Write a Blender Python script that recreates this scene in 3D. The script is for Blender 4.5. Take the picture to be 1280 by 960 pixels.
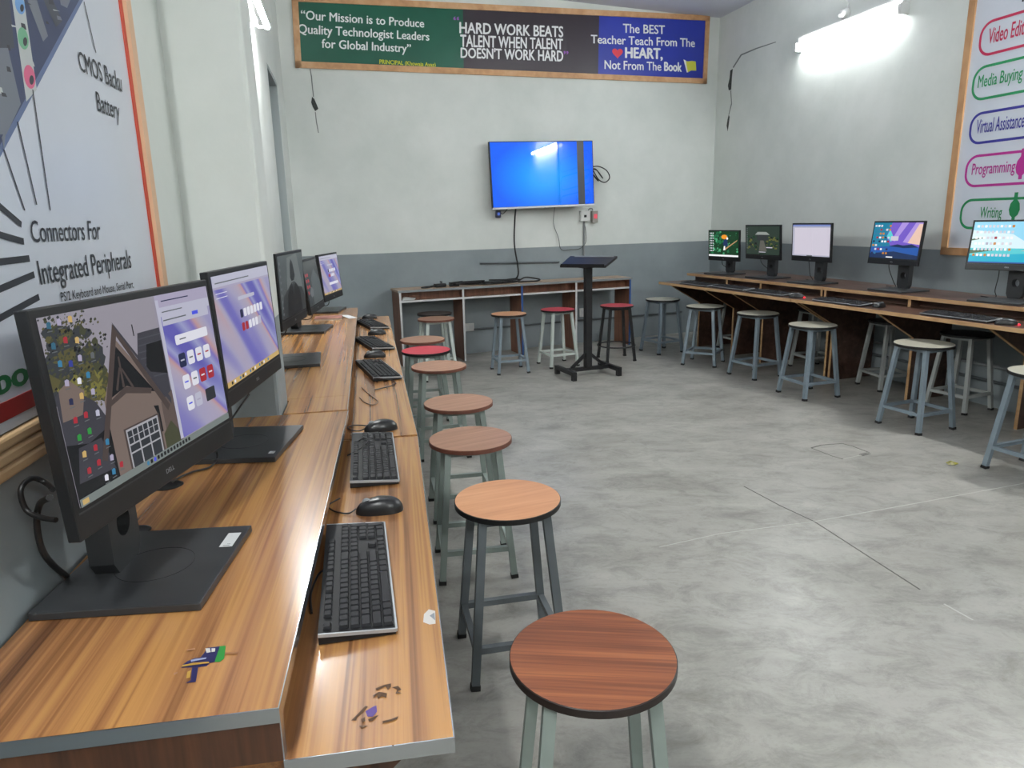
import bpy, bmesh, math, random
from mathutils import Vector, Matrix
random.seed(7)
for o in list(bpy.data.objects): bpy.data.objects.remove(o)
S = bpy.context.scene
COL = S.collection
PI = math.pi
V = Vector

# ------------------------------------------------------------------ camera, world, exposure
F_PX, PITCH, ROLL, CAM_Z = 873.4, 0.2294, -0.0222, 1.4066
cp, sp, cr, sr = math.cos(PITCH), math.sin(PITCH), math.cos(ROLL), math.sin(ROLL)
_u = V((0, sp, cp)); _r = V((1, 0, 0))
CR = _r * cr + _u * sr; CU = _u * cr - _r * sr; CF = V((0, cp, -sp))
cam_d = bpy.data.cameras.new('camera'); cam = bpy.data.objects.new('camera', cam_d); COL.objects.link(cam)
cam_d.sensor_width = 36; cam_d.lens = F_PX / 1280 * 36; cam_d.clip_start = 0.02
cam.matrix_world = Matrix(((CR.x, CU.x, -CF.x, 0), (CR.y, CU.y, -CF.y, 0), (CR.z, CU.z, -CF.z, CAM_Z), (0, 0, 0, 1)))
S.camera = cam
W_ = bpy.data.worlds.new('world'); S.world = W_; W_.use_nodes = True
W_.node_tree.nodes['Background'].inputs[0].default_value = (.8, .9, 1, 1)
W_.node_tree.nodes['Background'].inputs[1].default_value = 0.3
S.view_settings.view_transform = 'Standard'; S.view_settings.look = 'None'
S.view_settings.exposure = 0.0; S.view_settings.gamma = 1; S.view_settings.use_curve_mapping = False
LAMP = 172.0          # radiance of the tube lamps' diffusers

# ------------------------------------------------------------------ geometry of the photograph (survey helpers)
CAM = V((0, 0, CAM_Z))
def ray(px, py): return CR * ((px - 640) / F_PX) - CU * ((py - 480) / F_PX) + CF
def P(px, py, z):
    d = ray(px, py); return CAM + d * ((z - CAM_Z) / d.z)
def onwall(px, py, q, nrm):
    d = ray(px, py); return CAM + d * ((V((q[0], q[1], 0)) - V((0, 0, CAM_Z))).dot(V((nrm[0], nrm[1], 0))) / d.dot(V((nrm[0], nrm[1], 0))))

# ------------------------------------------------------------------ materials
def lin(c):
    return tuple(((v / 255) / 12.92 if v / 255 <= .04045 else ((v / 255 + .055) / 1.055) ** 2.4) for v in c)
MATS = {}
def mat(name, rgb, rough=.5, metal=0, spec=.5, noise=0, nscale=20, bump=0, emit=None, coat=0):
    if name in MATS: return MATS[name]
    m = bpy.data.materials.new(name); m.use_nodes = True; nt = m.node_tree
    b = nt.nodes['Principled BSDF']; c = lin(rgb)
    b.inputs['Base Color'].default_value = (*c, 1); b.inputs['Roughness'].default_value = rough
    b.inputs['Metallic'].default_value = metal; b.inputs['Specular IOR Level'].default_value = spec
    if coat: b.inputs['Coat Weight'].default_value = coat; b.inputs['Coat Roughness'].default_value = .04
    if emit:
        b.inputs['Emission Color'].default_value = (*c, 1); b.inputs['Emission Strength'].default_value = emit
    if noise or bump:
        tc = nt.nodes.new('ShaderNodeTexCoord'); n = nt.nodes.new('ShaderNodeTexNoise')
        n.inputs['Scale'].default_value = nscale; n.inputs['Detail'].default_value = 6
        nt.links.new(tc.outputs['Object'], n.inputs['Vector'])
        if noise:
            r = nt.nodes.new('ShaderNodeValToRGB')
            r.color_ramp.elements[0].position = .3; r.color_ramp.elements[1].position = .7
            r.color_ramp.elements[0].color = (*[v * (1 - noise) for v in c], 1)
            r.color_ramp.elements[1].color = (*[min(1, v * (1 + noise)) for v in c], 1)
            nt.links.new(n.outputs['Fac'], r.inputs[0]); nt.links.new(r.outputs[0], b.inputs['Base Color'])
        if bump:
            bp = nt.nodes.new('ShaderNodeBump'); bp.inputs['Strength'].default_value = bump; bp.inputs['Distance'].default_value = .01
            nt.links.new(n.outputs['Fac'], bp.inputs['Height']); nt.links.new(bp.outputs[0], b.inputs['Normal'])
    MATS[name] = m; return m

def wood(name, stops, scale=(26, 1.0, 26), rough=.3, rot=0, fine=.35, coat=0, dist=.6):
    """streaky laminate whose grain runs along local Y; stops = [(pos, rgb), ...]"""
    m = bpy.data.materials.new(name); m.use_nodes = True; nt = m.node_tree; N = nt.nodes.new; L = nt.links.new
    b = nt.nodes['Principled BSDF']
    tc = N('ShaderNodeTexCoord'); mr = N('ShaderNodeMapping'); mr.inputs['Rotation'].default_value = (0, 0, rot)
    mp = N('ShaderNodeMapping'); mp.inputs['Scale'].default_value = scale
    n1 = N('ShaderNodeTexNoise'); n1.inputs['Scale'].default_value = 1; n1.inputs['Detail'].default_value = 3; n1.inputs['Distortion'].default_value = dist
    L(tc.outputs['Object'], mr.inputs['Vector']); L(mr.outputs[0], mp.inputs['Vector']); L(mp.outputs[0], n1.inputs['Vector'])
    mp2 = N('ShaderNodeMapping'); mp2.inputs['Scale'].default_value = (scale[0] * 7, scale[1] * 2.5, scale[2] * 7)
    n2 = N('ShaderNodeTexNoise'); n2.inputs['Scale'].default_value = 1; n2.inputs['Detail'].default_value = 4
    L(mr.outputs[0], mp2.inputs['Vector']); L(mp2.outputs[0], n2.inputs['Vector'])
    mx = N('ShaderNodeMix'); mx.data_type = 'FLOAT'; mx.inputs[0].default_value = fine
    L(n1.outputs['Fac'], mx.inputs[2]); L(n2.outputs['Fac'], mx.inputs[3])
    r = N('ShaderNodeValToRGB'); e = r.color_ramp.elements
    while len(e) < len(stops): e.new(.5)
    for el, (p, c) in zip(e, stops): el.position = p; el.color = (*lin(c), 1)
    L(mx.outputs[0], r.inputs[0]); L(r.outputs[0], b.inputs['Base Color'])
    b.inputs['Roughness'].default_value = rough
    if coat: b.inputs['Coat Weight'].default_value = coat; b.inputs['Coat Roughness'].default_value = .12
    MATS[name] = m; return m

def screen_mat(name, rgb, k=1.0):
    """a lit display colour under glass"""
    if name in MATS: return MATS[name]
    m = mat(name, rgb, rough=.25, spec=.3); b = m.node_tree.nodes['Principled BSDF']; c = lin(rgb)
    b.inputs['Base Color'].default_value = (.01, .01, .01, 1); b.inputs['Specular IOR Level'].default_value = .2
    b.inputs['Emission Color'].default_value = (*c, 1); b.inputs['Emission Strength'].default_value = k
    return m

def screen_swirl(name, stops, angle, scale, dist, k=1.0, detail=1.5):
    """flowing diagonal colour bands shown on a display"""
    m = bpy.data.materials.new(name); m.use_nodes = True; nt = m.node_tree; N = nt.nodes.new; L = nt.links.new
    b = nt.nodes['Principled BSDF']; b.inputs['Base Color'].default_value = (.01, .01, .01, 1); b.inputs['Roughness'].default_value = .25; b.inputs['Specular IOR Level'].default_value = .2
    tc = N('ShaderNodeTexCoord'); mr = N('ShaderNodeMapping'); mr.inputs['Rotation'].default_value = (0, angle, 0)
    mp = N('ShaderNodeMapping'); mp.inputs['Scale'].default_value = scale
    n1 = N('ShaderNodeTexNoise'); n1.inputs['Scale'].default_value = 1; n1.inputs['Detail'].default_value = detail; n1.inputs['Distortion'].default_value = dist
    L(tc.outputs['Object'], mr.inputs['Vector']); L(mr.outputs[0], mp.inputs['Vector']); L(mp.outputs[0], n1.inputs['Vector'])
    r = N('ShaderNodeValToRGB'); e = r.color_ramp.elements
    while len(e) < len(stops): e.new(.5)
    for el, (p, c) in zip(e, stops): el.position = p; el.color = (*lin(c), 1)
    L(n1.outputs['Fac'], r.inputs[0]); L(r.outputs[0], b.inputs['Emission Color']); b.inputs['Emission Strength'].default_value = k
    MATS[name] = m; return m

def wall_mat():
    """white plaster above, grey dado paint below z = 1.115 m"""
    m = bpy.data.materials.new('plaster_two_tone'); m.use_nodes = True; nt = m.node_tree; N = nt.nodes.new; L = nt.links.new
    b = nt.nodes['Principled BSDF']; b.inputs['Roughness'].default_value = .55; b.inputs['Specular IOR Level'].default_value = .25
    g = N('ShaderNodeNewGeometry'); s = N('ShaderNodeSeparateXYZ'); L(g.outputs['Position'], s.inputs[0])
    n = N('ShaderNodeTexNoise'); n.inputs['Scale'].default_value = 1.7; n.inputs['Detail'].default_value = 8; n.inputs['Roughness'].default_value = .62
    L(g.outputs['Position'], n.inputs['Vector'])
    def ramp(a, c):
        r = N('ShaderNodeValToRGB'); r.color_ramp.elements[0].position = .3; r.color_ramp.elements[1].position = .68
        r.color_ramp.elements[0].color = (*lin(a), 1); r.color_ramp.elements[1].color = (*lin(c), 1); L(n.outputs['Fac'], r.inputs[0]); return r
    up = ramp((207, 213, 208), (222, 226, 222)); lo = ramp((132, 141, 144), (148, 157, 160))
    th = N('ShaderNodeMath'); th.operation = 'GREATER_THAN'; th.inputs[1].default_value = 1.115; L(s.outputs['Z'], th.inputs[0])
    mx = N('ShaderNodeMix'); mx.data_type = 'RGBA'; L(th.outputs[0], mx.inputs[0]); L(lo.outputs[0], mx.inputs[6]); L(up.outputs[0], mx.inputs[7])
    L(mx.outputs[2], b.inputs['Base Color'])
    n2 = N('ShaderNodeTexNoise'); n2.inputs['Scale'].default_value = 6; n2.inputs['Detail'].default_value = 5; L(g.outputs['Position'], n2.inputs['Vector'])
    bp = N('ShaderNodeBump'); bp.inputs['Strength'].default_value = .25; bp.inputs['Distance'].default_value = .012
    L(n2.outputs['Fac'], bp.inputs['Height']); L(bp.outputs[0], b.inputs['Normal'])
    return m

def floor_mat():
    m = bpy.data.materials.new('worn_concrete'); m.use_nodes = True; nt = m.node_tree; N = nt.nodes.new; L = nt.links.new
    b = nt.nodes['Principled BSDF']; b.inputs['Specular IOR Level'].default_value = .45
    g = N('ShaderNodeNewGeometry')
    def noise(sc, det, ro=.6, stretch=None, dist=0):
        n = N('ShaderNodeTexNoise'); n.inputs['Scale'].default_value = sc; n.inputs['Detail'].default_value = det; n.inputs['Roughness'].default_value = ro; n.inputs['Distortion'].default_value = dist
        if stretch:
            mp = N('ShaderNodeMapping'); mp.inputs['Scale'].default_value = stretch; mp.inputs['Rotation'].default_value = (0, 0, .5); L(g.outputs['Position'], mp.inputs[0]); L(mp.outputs[0], n.inputs['Vector'])
        else: L(g.outputs['Position'], n.inputs['Vector'])
        return n
    n1 = noise(1.6, 10, .68, (1, 1.7, 1), .5); n2 = noise(5, 11, .78, (1, 1.6, 1), .6); n3 = noise(60, 3)
    r = N('ShaderNodeValToRGB'); e = r.color_ramp.elements; e.new(.5)
    for el, (p, c) in zip(e, ((.28, (136, 134, 127)), (.47, (156, 154, 147)), (.66, (169, 167, 160)))): el.position = p; el.color = (*lin(c), 1)
    L(n1.outputs['Fac'], r.inputs[0])
    r2 = N('ShaderNodeValToRGB'); r2.color_ramp.elements[0].position = .36; r2.color_ramp.elements[1].position = .54
    r2.color_ramp.elements[0].color = (.60, .60, .59, 1); r2.color_ramp.elements[1].color = (1, 1, 1, 1); L(n2.outputs['Fac'], r2.inputs[0])
    r3 = N('ShaderNodeValToRGB'); r3.color_ramp.elements[0].position = .25; r3.color_ramp.elements[1].position = .5
    r3.color_ramp.elements[0].color = (.85, .85, .85, 1); r3.color_ramp.elements[1].color = (1, 1, 1, 1); L(n3.outputs['Fac'], r3.inputs[0])
    mx = N('ShaderNodeMix'); mx.data_type = 'RGBA'; mx.blend_type = 'MULTIPLY'; mx.inputs[0].default_value = .8
    L(r.outputs[0], mx.inputs[6]); L(r2.outputs[0], mx.inputs[7])
    mx2 = N('ShaderNodeMix'); mx2.data_type = 'RGBA'; mx2.blend_type = 'MULTIPLY'; mx2.inputs[0].default_value = .7
    L(mx.outputs[2], mx2.inputs[6]); L(r3.outputs[0], mx2.inputs[7]); L(mx2.outputs[2], b.inputs['Base Color'])
    rr = N('ShaderNodeMapRange'); rr.inputs[1].default_value = .3; rr.inputs[2].default_value = .7; rr.inputs[3].default_value = .42; rr.inputs[4].default_value = .27
    L(n1.outputs['Fac'], rr.inputs[0]); L(rr.outputs[0], b.inputs['Roughness'])
    bp = N('ShaderNodeBump'); bp.inputs['Strength'].default_value = .12; bp.inputs['Distance'].default_value = .006; L(n2.outputs['Fac'], bp.inputs['Height']); L(bp.outputs[0], b.inputs['Normal'])
    return m

M_WALL = wall_mat(); M_FLOOR = floor_mat()
M_CEIL = mat('ceiling_paint', (203, 206, 216), .7, noise=.04, nscale=3)
M_DESK = wood('zebra_laminate', [(.28, (78, 50, 32)), (.40, (128, 87, 54)), (.5, (162, 115, 72)), (.6, (180, 132, 78)), (.72, (136, 93, 58))], (24, .5, 24), .26, fine=.25, coat=.25, dist=.9)
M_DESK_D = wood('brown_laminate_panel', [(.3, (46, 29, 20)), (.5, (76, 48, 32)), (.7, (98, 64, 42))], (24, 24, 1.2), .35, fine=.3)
M_CHROME = mat('chrome_edge_band', (196, 200, 204), .22, 1)
M_DARKW = wood('dark_walnut_laminate', [(.3, (52, 36, 30)), (.5, (80, 57, 47)), (.7, (104, 78, 66))], (22, 1.2, 22), .28, fine=.35)
M_BIRCH = wood('raw_board_edge', [(.3, (158, 118, 78)), (.5, (188, 150, 108)), (.7, (205, 170, 128))], (9, 3, 9), .6)
M_MID = wood('mid_brown_laminate', [(.3, (92, 60, 44)), (.5, (122, 82, 62)), (.7, (142, 98, 74))], (22, 22, 1.4), .4)
M_MIDTOP = wood('table_top_laminate', [(.3, (150, 124, 102)), (.5, (176, 150, 128)), (.7, (190, 166, 142))], (1.4, 22, 22), .4)
M_WHITE_EDGE = mat('white_edge_band', (205, 205, 204), .4)
M_BLUE_EDGE = mat('blue_edge_band', (44, 82, 140), .4)
M_BLACK = mat('black_plastic', (24, 25, 27), .42, spec=.4)
M_BLACK2 = mat('matt_black_plastic', (38, 40, 42), .55)
M_BASE = mat('dusty_black_base', (50, 52, 54), .36, noise=.25, nscale=9)
M_KEY = mat('black_keycap', (27, 28, 32), .55, spec=.3)
M_KBODY = mat('keyboard_shell', (21, 22, 24), .5, spec=.35)
M_SILVER = mat('silver_trim', (168, 172, 176), .35, .35)
M_LABELW = mat('white_paper_label', (205, 208, 208), .6)
M_CABLE = mat('black_rubber_cable', (20, 20, 21), .5)
M_GREYLEG = mat('grey_green_enamel', (134, 145, 139), .42, noise=.12, nscale=9)
M_DKLEG = mat('dark_grey_enamel', (86, 92, 95), .42, noise=.12, nscale=9)
M_BLUELEG = mat('blue_grey_enamel', (122, 135, 144), .42, noise=.12, nscale=9)
M_WHITELEG = mat('white_enamel', (190, 198, 192), .42, noise=.08, nscale=9)
M_PALELEG = mat('pale_grey_enamel', (168, 172, 170), .42, noise=.1, nscale=9)
M_BLKLEG = mat('black_enamel', (22, 22, 24), .35)
M_RIM = mat('dark_seat_rim', (34, 24, 20), .5, noise=.3, nscale=30)
M_RIMBR = mat('brown_seat_rim', (104, 62, 48), .5, noise=.2, nscale=30)
M_RIMB = mat('black_seat_rim', (18, 18, 19), .45)
M_SEAT_RB = wood('red_brown_seat', [(.3, (92, 50, 32)), (.46, (124, 70, 44)), (.56, (144, 84, 52)), (.72, (178, 112, 68))], (30, 1.2, 30), .42, rot=1.75, fine=.45)
M_SEAT_OR = wood('orange_beech_seat', [(.3, (194, 136, 96)), (.5, (210, 152, 110)), (.7, (222, 166, 124))], (14, 1.6, 14), .36, rot=1.4, fine=.4)
M_SEAT_BR = wood('brown_seat', [(.3, (130, 93, 74)), (.5, (158, 117, 94)), (.7, (180, 139, 114))], (20, 1.2, 20), .36, rot=1.2, fine=.4)
M_SEAT_RED = mat('red_seat_laminate', (188, 40, 62), .35, noise=.06, nscale=30)
M_SEAT_CREAM = mat('cream_seat_laminate', (168, 165, 150), .35, noise=.05, nscale=25)
M_SEAT_DARK = mat('dark_brown_seat', (46, 36, 32), .4)
M_RUBBER = mat('rubber_tip', (22, 22, 22), .7)
M_FRAMEW = wood('pine_batten', [(.3, (172, 126, 86)), (.5, (202, 156, 112)), (.7, (218, 178, 138))], (3, 3, 3), .55)
M_BATTEN = wood('tan_batten', [(.3, (172, 138, 98)), (.5, (198, 164, 122)), (.7, (212, 182, 142))], (6, 1, 6), .5)
M_VINYL = mat('white_vinyl', (208, 214, 224), .3, noise=.03, nscale=4)
M_INK = mat('black_ink', (40, 44, 52), .5)
M_WHITEINK = mat('white_ink', (236, 238, 238), .45)
M_YELINK = mat('yellow_ink', (214, 214, 40), .5)
M_PLASTW = mat('white_plastic', (214, 216, 214), .4)
M_GREYP = mat('grey_plastic', (130, 134, 136), .5)
M_PIPE = mat('dark_conduit', (92, 98, 102), .45)
M_RED = mat('red_plastic', (200, 40, 50), .4)
M_REDLED = screen_mat('red_led', (255, 40, 60), 1.6)

# ------------------------------------------------------------------ mesh building
class MB:
    def __init__(s): s.v = []; s.f = []; s.m = []; s.sm = []
    def add(s, vs, fs, mi=0, smooth=False, T=None):
        o = len(s.v)
        s.v += [tuple(T @ V(v)) if T else tuple(v) for v in vs]
        for f in fs: s.f.append([o + i for i in f]); s.m.append(mi); s.sm.append(smooth)
        return s
    def box(s, a, b, mi=0, T=None):
        x0, y0, z0 = a; x1, y1, z1 = b
        vs = [(x0, y0, z0), (x1, y0, z0), (x1, y1, z0), (x0, y1, z0), (x0, y0, z1), (x1, y0, z1), (x1, y1, z1), (x0, y1, z1)]
        return s.add(vs, [(0, 3, 2, 1), (4, 5, 6, 7), (0, 1, 5, 4), (1, 2, 6, 5), (2, 3, 7, 6), (3, 0, 4, 7)], mi, T=T)
    def bar(s, p, q, w, h, mi=0, up=(0, 0, 1)):
        p = V(p); q = V(q); d = (q - p).normalized(); u = V(up)
        if abs(d.dot(u)) > .98: u = V((1, 0, 0))
        a = d.cross(u).normalized(); b = a.cross(d).normalized()
        vs = [p + a * x * w / 2 + b * y * h / 2 for x, y in ((-1, -1), (1, -1), (1, 1), (-1, 1))] + [q + a * x * w / 2 + b * y * h / 2 for x, y in ((-1, -1), (1, -1), (1, 1), (-1, 1))]
        return s.add(vs, [(0, 3, 2, 1), (4, 5, 6, 7), (0, 1, 5, 4), (1, 2, 6, 5), (2, 3, 7, 6), (3, 0, 4, 7)], mi)
    def prism(s, pts, z0, z1, mi=0, T=None, mtop=None):
        n = len(pts); vs = [(x, y, z0) for x, y in pts] + [(x, y, z1) for x, y in pts]
        s.add(vs, [tuple(range(n))[::-1]] + [(i, (i + 1) % n, n + (i + 1) % n, n + i) for i in range(n)] + [tuple(range(n, 2 * n))], mi, T=T)
        if mtop is not None: s.m[-1] = mtop
        return s
    def poly(s, pts, mi=0, T=None): return s.add(pts, [tuple(range(len(pts)))], mi, T=T)
    def cyl(s, c, r, z0, z1, n=24, mi=0, mtop=None, r1=None, T=None):
        r1 = r if r1 is None else r1; cs = [(math.cos(2 * PI * i / n), math.sin(2 * PI * i / n)) for i in range(n)]
        vs = [(c[0] + r * a, c[1] + r * b, z0) for a, b in cs] + [(c[0] + r1 * a, c[1] + r1 * b, z1) for a, b in cs]
        s.add(vs, [(i, (i + 1) % n, n + (i + 1) % n, n + i) for i in range(n)], mi, True, T)
        s.add(vs[:n], [tuple(range(n))[::-1]], mi, T=T); return s.add(vs[n:], [tuple(range(n))], mi if mtop is None else mtop, T=T)
    def lathe(s, c, prof, n=32, mi=0, smooth=True, T=None):
        vs = []; fs = []
        for r, z in prof: vs += [(c[0] + r * math.cos(2 * PI * i / n), c[1] + r * math.sin(2 * PI * i / n), c[2] + z) for i in range(n)]
        for k in range(len(prof) - 1):
            for i in range(n): j = (i + 1) % n; fs.append((k * n + i, k * n + j, (k + 1) * n + j, (k + 1) * n + i))
        return s.add(vs, fs, mi, smooth, T)
    def tube(s, pts, r, n=8, mi=0, closed=False):
        pts = [V(p) for p in pts]; N = len(pts); vs = []; fs = []; prev = None
        for i, p in enumerate(pts):
            d = (pts[(i + 1) % N if closed else min(i + 1, N - 1)] - pts[(i - 1) % N if closed else max(i - 1, 0)]).normalized()
            a = prev - d * prev.dot(d) if prev is not None else d.cross(V((0, 0, 1)) if abs(d.z) < .9 else V((1, 0, 0)))
            a.normalize(); prev = a; b = d.cross(a)
            vs += [p + a * r * math.cos(2 * PI * k / n) + b * r * math.sin(2 * PI * k / n) for k in range(n)]
        for i in range(N if closed else N - 1):
            for k in range(n): l = (k + 1) % n; j = (i + 1) % N; fs.append((i * n + k, i * n + l, j * n + l, j * n + k))
        s.add(vs, fs, mi, True)
        if not closed: s.add(vs[:n], [tuple(range(n))[::-1]], mi); s.add(vs[-n:], [tuple(range(n))], mi)
        return s
    def build(s, name, mats, parent=None, bevel=0, seg=2, T=None):
        me = bpy.data.meshes.new(name); me.from_pydata(s.v, [], s.f)
        if not isinstance(mats, (list, tuple)): mats = [mats]
        for m in mats: me.materials.append(m)
        me.polygons.foreach_set('material_index', s.m); me.polygons.foreach_set('use_smooth', s.sm); me.update()
        bm = bmesh.new(); bm.from_mesh(me)
        bmesh.ops.recalc_face_normals(bm, faces=bm.faces[:])
        bm.to_mesh(me); bm.free()
        o = bpy.data.objects.new(name, me); COL.objects.link(o)
        if parent: o.parent = parent
        if bevel:
            md = o.modifiers.new('bevel', 'BEVEL'); md.width = bevel; md.segments = seg; md.limit_method = 'ANGLE'; md.angle_limit = .7
        return o

def spline(pts, k=8):
    pts = [V(p) for p in pts]; q = [pts[0]] + pts + [pts[-1]]; out = []
    for i in range(1, len(q) - 2):
        a, b, c, d = q[i - 1:i + 3]
        for j in range(k):
            t = j / k
            out.append(.5 * ((2 * b) + (c - a) * t + (2 * a - 5 * b + 4 * c - d) * t * t + (3 * b - a - 3 * c + d) * t ** 3))
    return out + [pts[-1]]
def smooth_all(o):
    for p in o.data.polygons: p.use_smooth = True
def tag(o, label, cat, group=None, kind=None):
    o['label'] = label
    if cat: o['category'] = cat
    if group: o['group'] = group
    if kind: o['kind'] = kind
    return o
def thing(name, label, cat, loc=(0, 0, 0), rz=0, group=None, scale=1):
    o = bpy.data.objects.new(name, None); COL.objects.link(o); o.location = loc; o.rotation_euler = (0, 0, rz)
    o.empty_display_size = .1
    if scale != 1: o.scale = scale if isinstance(scale, tuple) else (scale,) * 3
    return tag(o, label, cat, group)
def struct(o): o['kind'] = 'structure'; return o
def frame(o, rz, ang=None):  # matrix of a ground frame
    return Matrix.Translation(V((*o[:2], o[2] if len(o) > 2 else 0))) @ Matrix.Rotation(rz, 4, 'Z')

_tc = {}
def glyphs(txt, bold):
    key = (txt, bold)
    if key not in _tc:
        c = bpy.data.curves.new('lettering_curve', 'FONT'); c.body = txt; c.offset = bold; c.resolution_u = 3; c.fill_mode = 'FRONT'
        o = bpy.data.objects.new('lettering_tmp', c); COL.objects.link(o)
        dg = bpy.context.evaluated_depsgraph_get(); me = o.evaluated_get(dg).to_mesh()
        vs = [v.co.copy() for v in me.vertices]; fs = [tuple(p.vertices) for p in me.polygons]
        o.evaluated_get(dg).to_mesh_clear(); bpy.data.objects.remove(o); bpy.data.curves.remove(c)
        _tc[key] = (vs, fs)
    return _tc[key]
def put_text(mb, txt, quad, mi=0, bold=.0, lift=None, cap=.655):
    """map a line of text onto quad = (bottom left, bottom right, top right, top left); baseline to cap height"""
    vs, fs = glyphs(txt, 0.0); x0 = min(v.x for v in vs); x1 = max(v.x for v in vs)
    bl, br, tr, tl = [V(q) for q in quad]; lift = V(lift) if lift else V((0, 0, 0))
    nrm = (br - bl).cross(tl - bl).normalized()
    for k, (dx, dy) in enumerate(((0, 0), (bold, 0), (-bold, 0), (0, bold * .6), (0, -bold * .6)) if bold else ((0, 0),)):
        out = []
        for v in vs:
            u = (v.x + dx - x0) / (x1 - x0); w = (v.y + dy) / cap
            out.append((bl * (1 - u) + br * u) * (1 - w) + (tl * (1 - u) + tr * u) * w + lift + nrm * (.00004 * k))
        mb.add(out, fs, mi)

# ------------------------------------------------------------------ room shell
H = 3.63
C_L = V((-2.04, 6.87, 0)); C_R = V((2.49, 8.79, 0))          # back corners
KN = V((-.975, 2.15, 0))                                      # where the left wall bends behind the pillar
R_END = C_R + V((.79, -2.96, 0)) * (11.3 / 2.96)
L_END = KN + V((.16, -.987, 0)) * 4.7
A_BACK = math.atan2(C_R.y - C_L.y, C_R.x - C_L.x)
N_BACK = V((math.sin(A_BACK), -math.cos(A_BACK), 0))           # towards the room
D_RW = (R_END - C_R).normalized(); N_RW = V((D_RW.y, -D_RW.x, 0))
if N_RW.x > 0: N_RW = -N_RW
D_LN = (KN - L_END).normalized(); N_LN = V((D_LN.y, -D_LN.x, 0))
D_LF = (C_L - KN).normalized(); N_LF = V((D_LF.y, -D_LF.x, 0))
def BW(px, py, off=0): return onwall(px, py, C_L + N_BACK * off, N_BACK)
def RW(px, py, off=0): return onwall(px, py, C_R + N_RW * off, N_RW)
def LN(px, py, off=0): return onwall(px, py, KN + N_LN * off, N_LN)
def LF(px, py, off=0): return onwall(px, py, KN + N_LF * off, N_LF)

def wall(name, a, b, out, z0=0, z1=H, t=.22, pieces=None):
    mb = MB(); d = (b - a).normalized(); L_ = (b - a).length
    for (s0, s1, w0, w1) in (pieces or [(0, L_, z0, z1)]):
        p = [a + d * s0, a + d * s1]; q = [x + out * t for x in p]
        mb.prism([(p[0].x, p[0].y), (p[1].x, p[1].y), (q[1].x, q[1].y), (q[0].x, q[0].y)], w0, w1)
    return struct(mb.build(name, M_WALL))
outline = [L_END, KN, C_L, C_R, R_END]
mb = MB(); ext = [(-1.2, -3.2), (6.4, -3.2), (6.4, 9.6), (-3, 9.6), (-3, -3.2)][:0] or [(-3, -3.2), (6.4, -3.2), (6.4, 9.6), (-3, 9.6)]
mb.prism(ext, -.15, 0); W_floor = struct(mb.build('floor', M_FLOOR))
mb = MB(); mb.prism(ext, H, H + .15); struct(mb.build('ceiling', M_CEIL))
W_back = wall('wall_back', C_L - D_LF * 0 - (C_R - C_L).normalized() * .25, C_R + (C_R - C_L).normalized() * .25, -N_BACK)
W_right = wall('wall_right', C_R, R_END, -N_RW)
W_left = wall('wall_left', L_END, KN + D_LN * .05, -N_LN)
LFL = (C_L - KN).length; D0, D1, DZ = 3.39, 4.19, 2.56
W_leftfar = wall('wall_left_back', KN, C_L, -N_LF, pieces=[(0, D0, 0, H), (D1, LFL, 0, H), (D0, D1, DZ, H)])
wall('wall_front', L_END + V((-.3, 0, 0)), R_END + V((.3, 0, 0)), V((0, -1, 0)))
# door in the far part of the left wall
mb = MB(); a = KN + D_LF * D0 - N_LF * .19; b = KN + D_LF * D1 - N_LF * .19; q = -N_LF * .04
mb.prism([(a.x, a.y), (b.x, b.y), ((b + q).x, (b + q).y), ((a + q).x, (a + q).y)], 0, DZ)
door = struct(mb.build('door_1', mat('grey_door_paint', (104, 112, 114), .5)))
M_JAMB = mat('grey_jamb_paint', (168, 178, 178), .55)
def jamb(s0, s1, z0, z1):
    a = KN + D_LF * s0 - N_LF * .004; b = KN + D_LF * s1 - N_LF * .004; q = -N_LF * .18; mb = MB()
    mb.prism([(a.x, a.y), (b.x, b.y), ((b + q).x, (b + q).y), ((a + q).x, (a + q).y)], z0, z1); mb.build('door_jamb', M_JAMB, door)
jamb(D0 + .001, D0 + .02, 0, DZ - .021); jamb(D1 - .02, D1 - .001, 0, DZ - .021); jamb(D0 + .001, D1 - .001, DZ - .02, DZ - .001)
# pillar standing out from the left wall
mb = MB(); p0 = V((-.757, 2.2024, 0)); p1 = V((-.79, 2.385, 0)); back = -N_LN * .26
mb.prism([(p.x, p.y) for p in (p0, p1, p1 + back, p0 + back)], 0, H)
struct(mb.build('wall_pillar', M_WALL, bevel=.012))

# marks that belong to the plaster and the slab
def flat_patch(name, pts, m, parent, off=V((0, 0, 0)), th=.0015, nrm=V((0, 0, 1))):
    mb = MB(); n = len(pts); lo = [V(p) + off for p in pts]; hi = [p + nrm * th for p in lo]
    mb.add(lo + hi, [tuple(range(n))[::-1], tuple(range(n, 2 * n))] + [(i, (i + 1) % n, n + (i + 1) % n, n + i) for i in range(n)])
    return mb.build(name, m, parent)
M_HOLE = mat('exposed_dark_mortar', (62, 66, 64), .9, noise=.3, nscale=60)
M_CRACK = mat('hairline_crack', (120, 126, 124), .9)
def wallmark(name, pxs, F, nrm, par, m=M_HOLE): return struct(flat_patch(name, [F(x, y) for x, y in pxs], m, par, nrm=nrm))
wallmark('plaster_hole', [(390, 121), (393, 124), (396, 131), (398, 136), (394, 139), (391, 134), (389, 128)], BW, N_BACK, W_back)
wallmark('plaster_crack', [(387, 86), (388.2, 86), (390, 96), (391.2, 110), (392.4, 121), (391.4, 121), (390, 110), (388.6, 96)], BW, N_BACK, W_back, M_CRACK)
wallmark('plaster_crack', [(393.6, 140), (394.6, 140), (396, 152), (398.6, 166), (397.6, 166), (395, 153)], BW, N_BACK, W_back, M_CRACK)
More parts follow.
